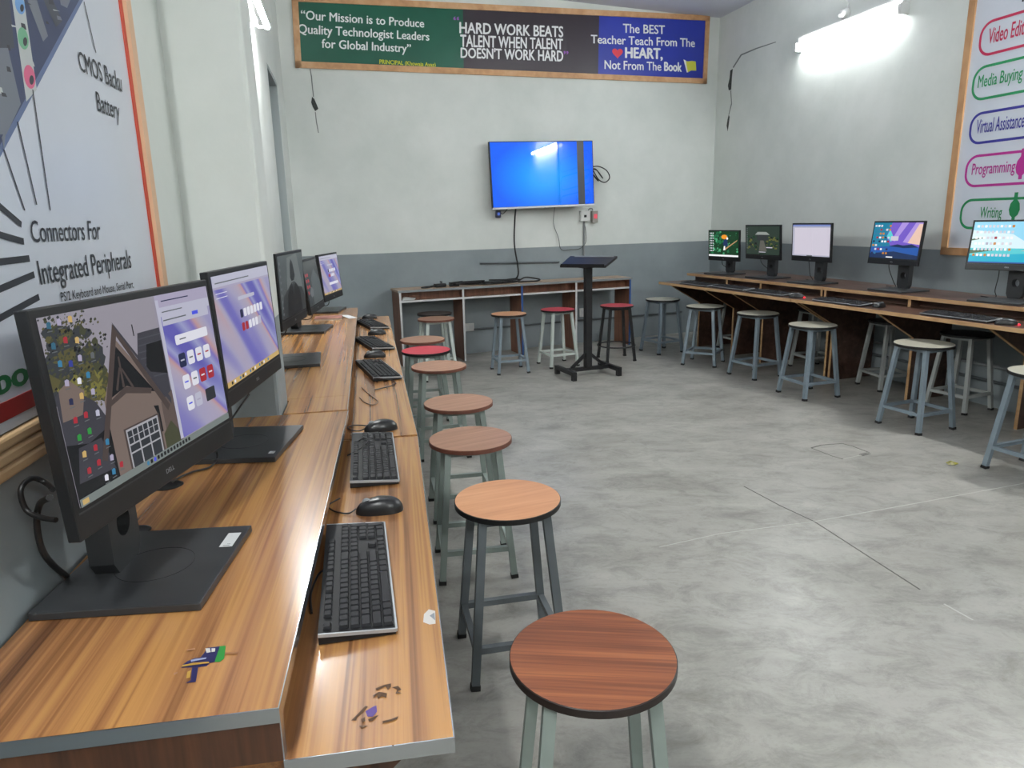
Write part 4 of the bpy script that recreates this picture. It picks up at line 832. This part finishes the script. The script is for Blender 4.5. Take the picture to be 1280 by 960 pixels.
MON = {}
def monitor(label, base, byaw, scr, syaw, tilt, W, Hh, content, group, bs=1.0, logo=True, sticker=None, cable=True, neck=True):
    base = (base[0], base[1], base[2] + .0008); zb = base[2]; rz = math.radians(byaw); Mw = frame(base, rz)
    o = thing('computer_monitor', label, 'monitor', base, rz, group); MON[label] = (o, Mw)
    bx, by = .1495 * bs, .1325 * bs
    mb = MB(); mb.box((-bx, -by, 0), (bx, by, .0135)); bo = mb.build('base', M_BASE, o, bevel=.0018)
    mb = MB(); mb.tube([(.065 * math.cos(t), -.005 + .065 * math.sin(t), .0136) for t in [2 * PI * i / 40 for i in range(40)]], .0006, 6, closed=True); mb.build('swivel_seam', M_BLACK, bo)
    if sticker:
        x0, y0, x1, y1 = sticker; mb = MB(); mb.box((x0, y0, .0134), (x1, y1, .0139)); st = mb.build('paper_label', M_LABELW, bo); st['label'] = 'small white paper label'
        mb = MB()
        for k in range(3): mb.box((x0 + .004 + k * .006, y0 + .006, .0139), (x0 + .0055 + k * .006, y1 - .006 - .006 * k, .01395))
        mb.build('label_print', M_INK, st)
    # panel frame
    Ps = Matrix.Translation(V(scr)) @ Matrix.Rotation(math.radians(syaw), 4, 'Z') @ Matrix.Rotation(-math.radians(tilt), 4, 'X')
    T = Mw.inverted() @ Ps
    mb = MB(); mb.box((-W / 2, -.006, 0), (W / 2, .014, Hh)); mb.box((-W * .44, .014, .02), (W * .44, .030, Hh * .9)); mb.box((-W * .28, .03, .02), (W * .28, .056, Hh * .72)); mb.box((-.06, .056, .06), (.06, .10, .17))
    cs = mb.build('casing', M_BLACK, o, bevel=.002); cs.matrix_local = T
    s = Scr(W, Hh); content(s); sc_ = s.mb.build('screen', SMATS, o); sc_.matrix_local = T
    mb = MB(); mb.box((s.x0 - .004, -.0066, s.z0 - .010), (s.x1 + .004, -.0058, s.z0 - .0075)); ch = mb.build('chin_line', M_BASE, o); ch.matrix_local = T
    if logo:
        mb = MB(); zc = s.z0 * .36; put_text(mb, 'DELL', [(-.013, -.0064, zc), (.013, -.0064, zc), (.013, -.0064, zc + .0075), (-.013, -.0064, zc + .0075)], 0, .01); l = mb.build('logo', M_SILVER, o); l.matrix_local = T
    # neck with its round cable hole
    if neck:
        pc = T @ V((0, .03, .06)); nw = .052; z1 = pc.z + .09; yb = max(.045, (T @ V((0, .052, .1))).y); hc = .030 + .5 * max(.05, (T @ V((0, 0, 0))).z - .03) ; hc = max(hc, .085); pc.x *= .35
        mb = MB(); nseg = 20; ring = []; out = []
        for i in range(nseg):
            t = 2 * PI * i / nseg; ring.append((.024 * math.cos(t), hc + .027 * math.sin(t)))
            c, sn = math.cos(t), math.sin(t); k = min(1 / max(abs(c), 1e-6), 1 / max(abs(sn), 1e-6)); out.append((c * k, sn * k))
        zlo, zhi = .0135, z1
        outer = [(x * nw, (hc + zz * (zhi - hc)) if zz > 0 else hc + zz * (hc - zlo)) for x, zz in out]
        xoff = pc.x; vs = []
        for y in (yb, yb + .042):
            vs += [(xoff + a, y, b) for a, b in ring] + [(xoff + a, y, b) for a, b in outer]
        n = nseg; fs = []
        for i in range(n):
            j = (i + 1) % n; fs += [(i, j, n + j, n + i), (2 * n + i, 3 * n + i, 3 * n + j, 2 * n + j), (n + i, n + j, 3 * n + j, 3 * n + i), (i, 2 * n + i, 2 * n + j, j)]
        mb.add(vs, fs); mb.build('neck', M_BLACK2, o)
    if cable:
        a = T @ V((-.05, .02, .01)); mb = MB(); mb.tube(spline([a, a + V((-.01, .02, -.05)), V((a.x - .03, by - .02, .06)), V((a.x - .05, by + .03, .008)), V((a.x - .16, by + .05, .005))]), .0028); mb.build('cable', M_CABLE, o)
    return o
G1 = 'monitors on the left desks'; G2 = 'monitors on the right desks'
mL1 = monitor('large monitor nearest the camera showing a gabled house and a browser', (-.653, 1.154, ZU), 94.5, (-.619, 1.185, .966), 86.5, 3.3, .5, .338, c_house, G1, sticker=(.055, -.122, .115, -.098), cable=False)
mL2 = monitor('second monitor from the camera, purple browser page, before the pillar', (-.761, 1.88, ZU), 92.3, (-.724, 1.932, .966), 93.1, 2.3, .501, .337, c_browser, G1, sticker=(-.118, -.120, -.098, -.105), cable=False)
mL3 = monitor('monitor just beyond the white pillar showing a dark figure', (-1.0, 3.104, ZU), 104, (-.975, 3.14, .975), 94, 0, .485, .322, c_figure, G1)
mL4 = monitor('dark grey screen with red icons, fourth monitor along the left desk', (-1.2, 4.07, ZU), 94, (-1.155, 4.19, .908), 95.4, 7, .465, .31, c_dark, G1)
mL5 = monitor('farthest monitor on the left desk showing a purple browser page', (-1.335, 5.0, ZU), 92, (-1.265, 5.03, .889), 88.7, 4.5, .481, .322, c_browser_far, G1)
def rmon(label, fc, scr, syaw, tilt, W, Hh, content, byaw):
    n, t = fc; b = NT(n + .175, t + .155, ZRU); return monitor(label, b, byaw, scr, syaw, tilt, W, Hh, content, G2, bs=1.07)
def sl(p, k): return tuple(CAM + (V(p) - CAM) / k)
rmon('farthest monitor on the right desk showing an orange-beaked parrot in green leaves', (4.566, 6.008), sl((2.565, 8.463, .886), 1.13), -65.6, -2.8, .475, .318, c_parrot, -66)
rmon('right desk monitor showing a dark garden with a pavilion roof', (4.591, 5.379), sl((2.688, 7.502, .951), 1.09), -69.3, -3.9, .493, .329, c_garden, -69)
rmon('right desk monitor showing a blank white document', (4.516, 4.72), sl((2.879, 6.754, .966), 1.07), -73.2, -2.7, .502, .335, c_doc, -71)
rmon('right desk monitor showing a purple aurora over dark hills', (4.567, 3.881), sl((3.207, 5.922, .979), 1.07), -75, 5.8, .502, .335, c_aurora, -72)
rmon('monitor nearest the right edge showing a turquoise sea', (4.516, 3.018), sl((3.551, 5.028, .983), 1.07), -52.5, 9.3, .502, .335, c_sea, -64)
# looping cables behind the nearest monitor and the wire in front of the second one
o, Mw = MON['large monitor nearest the camera showing a gabled house and a browser']
mb = MB(); mb.tube(spline([LN(66, 612, .10), LN(58, 604, .07), LN(40, 598, .055), LN(26, 612, .05), LN(32, 636, .05), LN(48, 646, .07), LN(70, 650, .10)]), .0042); wchild(mb, 'cable', M_CABLE, o, Mw)
mb = MB(); mb.tube(spline([LN(62, 622, .10), LN(50, 630, .06), LN(46, 652, .045), LN(52, 685, .04), LN(66, 706, .04), P(86, 722, ZU + .005)]), .005); wchild(mb, 'cable', M_CABLE, o, Mw)
o, Mw = MON['second monitor from the camera, purple browser page, before the pillar']
mb = MB(); mb.tube(spline([P(214, 603, ZU + .009), P(222, 598, ZU + .006), P(240, 590, ZU + .006), P(262, 584, ZU + .006), P(271, 574, ZU + .012), P(271, 565, ZU + .03), P(268, 556, ZU + .06), V((-.72, 1.86, .96))]), .0026); wchild(mb, 'cable', M_CABLE, o, Mw)

# ------------------------------------------------------------------ keyboards and mice
def kz(y): return .013 + (y + .0635) / .127 * .009
def kb_meshes():
    out = []
    mb = MB(); W2, D2 = .221, .0635
    mb.add([(-W2, -D2, .002), (W2, -D2, .002), (W2, D2, .002), (-W2, D2, .002), (-W2, -D2, kz(-D2)), (W2, -D2, kz(-D2)), (W2, D2, kz(D2)), (-W2, D2, kz(D2))], [(0, 3, 2, 1), (4, 5, 6, 7), (0, 1, 5, 4), (1, 2, 6, 5), (2, 3, 7, 6), (3, 0, 4, 7)])
    o = mb.build('case', M_KBODY, bevel=.003); out.append(('case', o.data, M_KBODY)); bpy.data.objects.remove(o)
    mb = MB(); e = .0012
    for a, b in (((-W2 - e, -D2 - e), (W2 + e, -D2 - e)), ((W2 + e, -D2 - e), (W2 + e, D2)), ((-W2 - e, D2), (-W2 - e, -D2 - e))): mb.bar((*a, kz(a[1]) - .0025), (*b, kz(b[1]) - .0025), .0034, .006)
    o = mb.build('trim', M_SILVER); out.append(('silver_trim', o.data, M_SILVER)); bpy.data.objects.remove(o)
    def key(mb, x, y, w, h=.0165):
        w2 = w / 2 - .0012; h2 = h / 2; z = kz(y) + .0005; t = .0055; i = .0018
        vs = [(x + sx * w2, y + sy * h2, z) for sx, sy in ((-1, -1), (1, -1), (1, 1), (-1, 1))] + [(x + sx * (w2 - i), y + sy * (h2 - i), z + t) for sx, sy in ((-1, -1), (1, -1), (1, 1), (-1, 1))]
        mb.add(vs, [(4, 5, 6, 7), (0, 1, 5, 4), (1, 2, 6, 5), (2, 3, 7, 6), (3, 0, 4, 7)])
    u = .0188; X0 = -.2125; rows = [(.022, [1] * 13 + [2]), (.0035, [1.5] + [1] * 12 + [1.5]), (-.015, [1.75] + [1] * 11 + [2.25]), (-.0335, [2.25] + [1] * 10 + [2.75]), (-.052, [1.25] * 3 + [6.25] + [1.25] * 4)]
    a, b, c = MB(), MB(), MB()
    for y, ws in rows:
        x = X0
        for w in ws: key(a, x + w * u / 2, y, w * u); x += w * u
    x = X0; key(a, x + u / 2, .049, u, .014); x += 2 * u
    for g_ in range(3):
        for k in range(4): key(a, x + u / 2, .049, u, .014); x += u
        x += u * .5
    xn = X0 + 15 * u + .005
    for k in range(3):
        key(b, xn + (k + .5) * u, .049, u, .014); key(b, xn + (k + .5) * u, .022, u); key(b, xn + (k + .5) * u, .0035, u); key(b, xn + (k + .5) * u, -.052, u)
    key(b, xn + 1.5 * u, -.0335, u)
    xp = xn + 3 * u + .005
    for r_ in range(4):
        for k in range(3): key(c, xp + (k + .5) * u, .022 - .0185 * r_, u)
    key(c, xp + u, -.052, 2 * u); key(c, xp + 2.5 * u, -.052, u); key(c, xp + 3.5 * u, .022, u); key(c, xp + 3.5 * u, -.0058, u, .035); key(c, xp + 3.5 * u, -.0427, u, .035)
    for nm, m_ in (('letter_keys', a), ('navigation_keys', b), ('number_pad', c)):
        o = m_.build(nm, M_KEY); out.append((nm, o.data, M_KEY)); bpy.data.objects.remove(o)
    return out
KBM = kb_meshes()
def keyboard(label, c, deg, group, sc=1, cab=None):
    o = thing('keyboard', label, 'keyboard', c, math.radians(deg), group, sc)
    for nm, me, m_ in KBM:
        p = bpy.data.objects.new(nm, me); COL.objects.link(p); p.parent = o
    if cab: mb = MB(); mb.tube(spline(cab), .0022); mb.build('cable', M_CABLE, o)
    return o
GK = 'keyboards on the left desks'; GK2 = 'keyboards on the right desks'; zk = ZL + .0005
keyboard('black keyboard nearest the camera with silver rim on the lower shelf', (-.3155, 1.2615, zk), 102.4, GK, cab=[(.03, .062, .01), (.02, .075, .004), (-.05, .085, .004), (-.12, .08, .004)])
keyboard('black keyboard second from the camera, under its own looped cable', (-.415, 1.966, zk), 101.5, GK, cab=[(.12, .06, .012), (.13, .03, .028), (.10, .01, .031), (.04, .03, .03), (.02, .06, .02), (.05, .075, .004)])
keyboard('black keyboard askew on the shelf beyond the pillar, nearest of the three far ones', (-.635, 3.236, zk), 112, GK, cab=[(-.2, .06, .01), (-.235, .05, .02), (-.25, -.02, .004), (-.33, .0, .003), (-.38, .09, .003)])
keyboard('black keyboard in the middle of the three far ones on the left shelf', (-.795, 3.985, zk), 115, GK)
keyboard('black keyboard at the far end of the left shelf', (-.955, 4.77, zk), 115, GK)
zr = ZRL + .0015; g = math.degrees(RZR) - 90
for lb, n, t in (('black keyboard in front of the turquoise sea monitor', 4.30, 3.18), ('black keyboard in front of the aurora monitor', 4.29, 4.14), ('black keyboard in front of the white document monitor', 4.31, 4.97), ('black keyboard in front of the dark garden monitor', 4.33, 5.50), ('black keyboard at the far end of the right desk', 4.29, 5.985)):
    keyboard(lb, NT(n, t, zr), g, GK2, 1.05)
def mouse_meshes():
    mb = MB(); nu, nv = 28, 12; vs = []; fs = []
    for j in range(nv + 1):
        ph = PI / 2 * j / nv
        for i in range(nu):
            t = 2 * PI * i / nu; ct, st = math.cos(t), math.sin(t); r = math.cos(ph) ** .55 if j < nv else 0
            w = .031 * (1 - .10 * math.cos(t * 2)) * (1 - .06 * st); l = .057
            vs.append((w * ct * r, l * st * r * (1 if abs(ct) else 1), .036 * math.sin(ph) ** .9 * (1 - .22 * (st * r > 0) * (st * r) - .05 * (st * r < 0) * abs(st * r))))
    for j in range(nv):
        for i in range(nu): k = (i + 1) % nu; fs.append((j * nu + i, j * nu + k, (j + 1) * nu + k, (j + 1) * nu + i))
    mb.add(vs, fs, 0, True); a = mb.build('shell', mat('mouse_black', (26, 27, 29), .32)); mea = a.data; bpy.data.objects.remove(a)
    mb = MB(); mb.lathe((0, 0, 0), [(0, -.0035), (.009, -.0035), (.0105, -.002), (.0105, .002), (.009, .0035), (0, .0035)], 18, T=Matrix.Translation((0, .03, .026)) @ Matrix.Rotation(PI / 2, 4, 'Y')); b = mb.build('wheel', M_GREYP); meb = b.data; bpy.data.objects.remove(b)
    return mea, meb
MS, MW = mouse_meshes()
def mouse(label, c, deg, group, cab=None, led=False, sc=1):
    o = thing('computer_mouse', label, 'mouse', c, math.radians(deg), group, sc)
    for nm, me in (('shell', MS), ('scroll_wheel', MW)):
        p = bpy.data.objects.new(nm, me); COL.objects.link(p); p.parent = o
    if cab: mb = MB(); mb.tube(spline(cab), .0019); mb.build('cable', M_CABLE, o)
    if led: mb = MB(); mb.lathe((0, -.054, .0), [(0, .010), (.010, .008), (.014, .003), (.014, .0)], 16); p = mb.build('red_light', M_REDLED, o); p['label'] = 'glowing red light at the tail'
GM = 'mice on the left desks'; GM2 = 'mice on the right desks'
mouse('black mouse nearest the camera, beyond the nearest keyboard', (-.328, 1.585, zk), 100, GM, [(0, .055, .012), (-.005, .075, .004), (.02, .11, .003), (.06, .125, .003), (.10, .10, .003)])
mouse('black mouse beyond the second keyboard, with a looped cable', (-.447, 2.27, zk), 112, GM, [(0, .055, .012), (.01, .07, .004), (.03, .09, .003), (.07, .10, .003), (.09, .075, .003), (.07, .04, .003), (.05, .03, .003)])
mouse('black mouse beside the third keyboard, just past the pillar', (-.715, 3.60, zk), 100, GM)
mouse('black shiny mouse behind the fourth keyboard on the left shelf', (-.845, 4.37, zk), 100, GM)
mouse('black mouse behind the farthest keyboard on the left shelf', (-1.04, 5.14, zk), 100, GM)
mouse('black mouse with a red glow in front of the turquoise sea monitor', NT(4.275, 2.86, zr), 60, GM2, led=True, sc=1.05)
mouse('plain black mouse right of the aurora monitor keyboard', NT(4.33, 3.83, zr), -65, GM2, sc=1.05)
mouse('black mouse with a red glow between the two middle right keyboards', NT(4.29, 4.62, zr), 60, GM2, led=True, sc=1.05)

# ------------------------------------------------------------------ television and what hangs by it
TVC = V((.377, 7.746, 1.879)); TVW, TVH = 1.174, .675
MT = Matrix.Translation(TVC) @ Matrix.Rotation(.3328, 4, 'Z') @ Matrix.Rotation(-.0234, 4, 'Y') @ Matrix.Rotation(-.035, 4, 'X')
tv = bpy.data.objects.new('television', None); COL.objects.link(tv); tv.matrix_world = MT
tag(tv, 'wall-mounted flat television showing a blue screen with a dark stripe', 'television')
M_TVBLUE = bpy.data.materials.new('blue_television_picture'); M_TVBLUE.use_nodes = True; nt = M_TVBLUE.node_tree; b_ = nt.nodes['Principled BSDF']
tc = nt.nodes.new('ShaderNodeTexCoord'); mp = nt.nodes.new('ShaderNodeMapping'); mp.inputs['Location'].default_value = (0, 0, .05); mp.inputs['Scale'].default_value = (1.75, 1, 2.6); gr = nt.nodes.new('ShaderNodeTexGradient'); gr.gradient_type = 'SPHERICAL'; rp_ = nt.nodes.new('ShaderNodeValToRGB')
nt.links.new(tc.outputs['Object'], mp.inputs[0]); nt.links.new(mp.outputs[0], gr.inputs[0]); nt.links.new(gr.outputs[0], rp_.inputs[0]); nt.links.new(rp_.outputs[0], b_.inputs['Emission Color'])
e = rp_.color_ramp.elements; e[0].color = (*lin((6, 98, 250)), 1); e[1].color = (*lin((4, 158, 255)), 1); e[1].position = .75
b_.inputs['Emission Strength'].default_value = 1.0; b_.inputs['Base Color'].default_value = (.004, .006, .01, 1); b_.inputs['Roughness'].default_value = .02; b_.inputs['Specular IOR Level'].default_value = .5
mb = MB(); mb.box((-TVW / 2, -.02, -TVH / 2), (TVW / 2, .018, TVH / 2)); mb.box((-TVW * .38, .018, -TVH * .42), (TVW * .38, .05, TVH * .2)); mb.build('casing', M_BLACK, tv, bevel=.003)
mb = MB(); mb.poly([(-TVW / 2 + .008, -.0206, -TVH / 2 + .016), (TVW / 2 - .008, -.0206, -TVH / 2 + .016), (TVW / 2 - .008, -.0206, TVH / 2 - .008), (-TVW / 2 + .008, -.0206, TVH / 2 - .008)]); mb.build('screen', M_TVBLUE, tv)
xs = TVW / 2 - .19; mb = MB(); mb.poly([(xs - .002, -.0209, -TVH / 2 + .016), (xs + .078, -.0209, -TVH / 2 + .016), (xs + .080, -.0209, TVH / 2 - .008), (xs, -.0209, TVH / 2 - .008)]); o = mb.build('dead_stripe', screen_mat('dead_pixels', (66, 72, 80)), tv); o['label'] = 'dark vertical stripe of dead pixels'
mb = MB(); mb.box((-TVW / 2, -.026, -TVH / 2 - .006), (TVW / 2, .018, -TVH / 2 + .014)); mb.build('bottom_bezel', mat('pale_silver', (206, 208, 212), .35, .3), tv, bevel=.002)
mb = MB(); mb.box((-.012, -.0268, -TVH / 2 - .0105), (.012, -.01, -TVH / 2 - .005)); mb.build('sensor', M_GREYP, tv)
mb = MB(); mb.box((-.2, .05, -.12), (.2, .085, .12)); mb.build('wall_bracket', M_BLACK2, tv)
mb = MB(); mb.tube(spline([BW(738, 209, .1), BW(748, 208, .09), BW(758, 213, .08), BW(762, 222, .07), BW(756, 228, .07), BW(748, 224, .07), BW(741, 212, .09)]), .006)
mb.tube(spline([BW(738, 211, .1), BW(746, 213, .08), BW(753, 222, .06), BW(752, 221, .07), BW(744, 211, .08), BW(738, 214, .1)]), .006); mb.tube(spline([BW(738, 212, .1), BW(744, 222, .08), BW(748, 226, .08), BW(739, 215, .1)]), .006)
wchild(mb, 'coiled_cable', M_CABLE, tv, MT)
mb = MB(); mb.tube(spline([BW(645, 258, .10), BW(643.5, 275, .07), BW(643, 305, .06), BW(647, 330, .06), BW(648, 342, .07), BW(645, 348, .1), MBk @ V((1.31, .29, .776)), MBk @ V((1.24, .28, .776))]), .0085); wchild(mb, 'power_cable', M_CABLE, tv, MT)
mb = MB(); mb.tube(spline([BW(694, 255, .10), BW(692, 279, .02), BW(698, 297, .02), BW(700, 309, .02), BW(704, 313, .02), BW(712, 312, .02), BW(724, 311, .02), BW(732, 303, .02), BW(732, 288, .02), BW(730, 277, .02), BW(730, 268, .04)]), .003); wchild(mb, 'thin_wire', mat('grey_wire', (70, 72, 74), .5), tv, MT)
# small camera hanging below the television
c = BW(622.5, 267.5, .06); o = thing('webcam', 'small dark blue webcam hanging under the left end of the television', 'webcam', c, A_BACK)
mb = MB(); mb.box((-.03, -.02, -.04), (.03, .02, .035)); mb.build('body', mat('dark_blue_plastic', (22, 26, 62), .3), o, bevel=.010)
mb = MB(); mb.lathe((0, 0, 0), [(0, .006), (.010, .006), (.014, .004), (.016, 0)], 20, T=Matrix.Translation((0, -.02, 0)) @ Matrix.Rotation(PI / 2, 4, 'X')); mb.build('lens', screen_mat('blue_lens', (90, 120, 220), .8), o)
mb = MB(); mb.tube(spline([(.03, .0, .01), (.06, .01, .0), (.11, .02, .04), (.13, .02, .07)]), .004); mb.build('cable', M_CABLE, o)
def plate(name, label, cat, px, F, nrm, ang, w, h, d, m, group=None):
    c = F(px[0], px[1], .0); o = thing(name, label, cat, c, ang, group)
    mb = MB(); mb.box((-w / 2, -d, -h / 2), (w / 2, -.001, h / 2)); mb.build('box', m, o, bevel=.004); return o
o = plate('wall_socket', 'white socket box with a black plug below the right end of the television', 'socket', (729.5, 270), BW, N_BACK, A_BACK, .115, .115, .045, M_PLASTW)
mb = MB(); mb.box((-.02, -.052, -.015), (.012, -.0455, .012)); mb.build('plug', M_BLACK, o, bevel=.004)
mb = MB(); mb.tube([(-.002, -.012, -.06), (-.002, -.012, -.5), (.006, -.012, -.66)], .011); mb.build('conduit', M_GREYP, o)
o = plate('power_adapter', 'grey wall adapter with a red light beside the white socket box', 'adapter', (741.5, 271), BW, N_BACK, A_BACK, .07, .13, .05, mat('warm_grey_plastic', (150, 148, 140), .5))
mb = MB(); mb.box((-.018, -.055, -.02), (.02, -.0505, .03)); mb.build('red_switch', screen_mat('red_switch', (226, 90, 104), 1), o); mb = MB(); mb.tube(spline([(-.02, -.02, .066), (-.02, -.02, .085), (-.045, -.02, .095), (-.07, -.02, .08), (-.075, -.02, .06)]), .005); mb.build('cable', M_GREYP, o)
a, b = BW(600, 329, .015), BW(699, 327.5, .015); mb = MB(); mb.tube([a, b], .011); tag(mb.build('conduit', M_PIPE), 'thin dark horizontal conduit on the grey band behind the lectern', 'conduit')
a, b = BW(592, 409, .014), BW(852, 392, .014); zc = (a.z + b.z) / 2; a.z = b.z = zc; mb = MB(); mb.tube([a, b], .010); tag(mb.build('conduit', M_PIPE), 'low horizontal pipe along the back wall behind the back desk', 'conduit')
o = plate('wall_socket', 'wide white double socket under the left half of the back desk', 'socket', (584.5, 409), BW, N_BACK, A_BACK, .14, .085, .02, M_PLASTW)
for e_ in (-1, 1): mb = MB(); mb.box((e_ * .034 - .022, -.0225, -.024), (e_ * .034 + .022, -.0205, .024)); mb.build('outlet', M_LABELW, o)
o = plate('wall_socket', 'small white socket under the back desk near the lectern pole', 'socket', (727.5, 390.5), BW, N_BACK, A_BACK, .075, .10, .02, M_PLASTW)
mb = MB(); mb.box((-.02, -.0225, -.024), (.02, -.0205, .024)); mb.build('outlet', M_LABELW, o)
# pipes low on the right wall under the desks
for zz, lb in ((.30, 'upper pale pipe low on the right wall under the desk'), (.19, 'lower dark pipe low on the right wall under the desk')):
    mb = MB(); mb.tube([rwp(2.2, zz, .016), rwp(6.6, zz, .016)], .012); tag(mb.build('conduit', M_GREYP if zz > .25 else M_PIPE), lb, 'conduit')

# ------------------------------------------------------------------ things on the back desk
def bdp(x, y, z=.7645): return MBk @ V((x, y, z))
o = thing('power_adapter', 'small black power adapter with tangled cable at the back desk left end', 'adapter', bdp(.42, .14), RZB + .2)
mb = MB(); mb.box((-.02, -.03, 0), (.10, .03, .035)); mb.build('brick', M_BLACK, o, bevel=.006)
mb = MB(); mb.tube(spline([(-.02, 0, .015), (-.06, .02, .006), (-.12, -.02, .006), (-.17, .0, .006), (-.12, .03, .008), (-.03, .045, .012), (.05, .04, .02), (.09, .05, .045), (.06, .03, .05)]), .006); mb.build('cable', M_CABLE, o)
o = thing('cable_heap', 'long heap of black cables and plugs below the television on the back desk', 'cables', bdp(1.02, .15), RZB)
mb = MB(); rnd = random.Random(11)
for k in range(6):
    xa = -.05 + rnd.uniform(-.25, .3); pts = []
    for j in range(9): pts.append((xa + .16 * math.sin(j * .9 + k) + rnd.uniform(-.04, .04), .06 * math.cos(j * 1.1 + k * 2), .008 + .012 * (k % 3) + rnd.uniform(0, .008)))
    mb.tube(spline(pts), .0065)
mb.tube(spline([(.1, 0, .01), (.3, .03, .01), (.42, .06, .045), (.56, .02, .02), (.5, -.03, .008), (.3, -.02, .008)]), .008); mb.build('cable_tangle', M_CABLE, o)
mb = MB(); mb.box((-.46, -.03, 0), (-.36, .03, .04)); mb.build('plug', M_BLACK, o, bevel=.006); mb = MB(); mb.tube(spline([(-.37, 0, .02), (-.28, .02, .012), (-.2, -.01, .012), (-.1, .02, .01)]), .008); mb.build('lead', M_CABLE, o)
mb = MB(); mb.add([(-.07, -.045, .004), (.05, -.05, .0), (.09, .02, .012), (-.04, .05, .03), (-.02, .0, .032)], [(0, 1, 4), (1, 2, 4), (2, 3, 4), (3, 0, 4)]); o = mb.build('paper_sheet', M_LABELW); q = MBk @ V((.10, .075, .661)); o.location = q; o.rotation_euler = (0, 0, RZB); tag(o, 'crumpled white paper on the back desk shelf at its left end', 'paper')

# ------------------------------------------------------------------ lectern
LC = V((.705, 6.335, 0)); rl = math.radians(22); o = thing('lectern', 'black metal lectern stand with tilted top in the middle of the floor', 'lectern', LC, rl)
BLK = mat('black_steel', (26, 26, 28), .38)
mb = MB(); mb.box((-.03, -.03, .07), (.03, .03, 1.0)); mb.build('pole', BLK, o, bevel=.003)
mb = MB(); mb.bar((-.23, 0, .062), (.23, 0, .062), .04, .035); mb.build('crossbar', BLK, o)
for e_ in (-1, 1):
    mb = MB(); mb.bar((e_ * .23, -.19, .062), (e_ * .23, .19, .062), .04, .035); f_ = mb.build('foot_bar', BLK, o)
    for y in (-.17, .17): mb = MB(); mb.box((e_ * .23 - .02, y - .02, 0), (e_ * .23 + .02, y + .02, .045)); mb.build('foot', BLK, f_)
    mb = MB(); mb.bar((e_ * .17, 0, .075), (e_ * .02, 0, .20), .025, .025); mb.build('brace', BLK, o)
Tt = Matrix.Translation((0, 0, 1.035)) @ Matrix.Rotation(math.radians(-46), 4, 'Z') @ Matrix.Rotation(math.radians(11), 4, 'X')
mb = MB(); mb.prism([(-.21, -.165), (.21, -.165), (.225, .165), (-.225, .165)], -.012, .012); t_ = mb.build('top_board', mat('black_lacquer_board', (26, 24, 27), .5), o, bevel=.004); t_.matrix_local = Tt
mb = MB(); mb.box((-.20, -.172, -.004), (.20, -.165, .024)); l_ = mb.build('book_ledge', BLK, o); l_.matrix_local = Tt
mb = MB(); mb.box((-.17, .12, .0125), (.20, .15, .016)); l_ = mb.build('highlight_rail', M_GREYP, o); l_.matrix_local = Tt  # pale strip puts the highlight along the board's back edge into colour
mb = MB(); mb.box((-.09, -.09, .985), (.09, .09, 1.0)); mb.build('top_plate', BLK, o)

# ------------------------------------------------------------------ small things
a = [P(386, 402, ZU), P(425, 401, ZU), P(432, 396.5, ZU), P(400, 396, ZU)]
bk = thing('booklet', 'thin red and cream booklet lying on the far left desk', 'booklet', (sum((q.x for q in a)) / 4, sum((q.y for q in a)) / 4, ZU), RZ2)
mb = MB(); mb.box((-.085, -.075, 0), (.085, .075, .012)); mb.build('pages', mat('cream_pages', (196, 188, 176), .7), bk); mb = MB(); mb.box((-.087, -.077, .012), (.087, .077, .0135)); mb.build('cover', mat('red_print_cover', (150, 104, 92), .5, noise=.5, nscale=22), bk)
ps = MB(); q = P(436, 396.5, ZU); ps.add([(-.03, -.08, .001), (.03, -.08, .001), (.03, .08, .004), (-.03, .08, .010), (-.03, -.08, 0), (.03, -.08, 0), (.03, .08, .003), (-.03, .08, .009)], [(0, 1, 2, 3), (7, 6, 5, 4), (0, 4, 5, 1), (1, 5, 6, 2), (2, 6, 7, 3), (3, 7, 4, 0)]); o = ps.build('paper_sheet', M_LABELW); o.location = (q.x, q.y, ZU + .0005); o.rotation_euler = (0, 0, RZ2 + .4); tag(o, 'loose white paper beside the red booklet on the left desk', 'paper')
q = P(1190, 580, 0); mb = MB(); mb.add([(-.035, -.012, .002), (-.005, -.026, .001), (.03, -.016, .006), (.036, .008, .002), (.006, .022, .012), (-.03, .014, .006), (0, 0, .016)], [(0, 1, 6), (1, 2, 6), (2, 3, 6), (3, 4, 6), (4, 5, 6), (5, 0, 6)])
o = mb.build('wrapper', mat('yellow_green_wrapper', (128, 122, 40), .45, noise=.5, nscale=60)); o.location = (q.x, q.y, .001); o.rotation_euler = (0, 0, .2); tag(o, 'tiny crumpled yellow wrapper on the concrete floor', 'wrapper')
# far-shelf cables on the left shelf
mb = MB(); mb.tube(spline([P(452, 484, ZL + .004), P(458, 490, ZL + .003), P(466, 496, ZL + .003), P(472, 502, ZL + .003), P(466, 506, ZL + .003), P(456, 503, ZL + .003), P(450, 497, ZL + .003)]), .002); tag(mb.build('cable', mat('brown_wire', (96, 74, 58), .6)), 'thin brown wire curled on the shelf before the second mouse', 'cable')
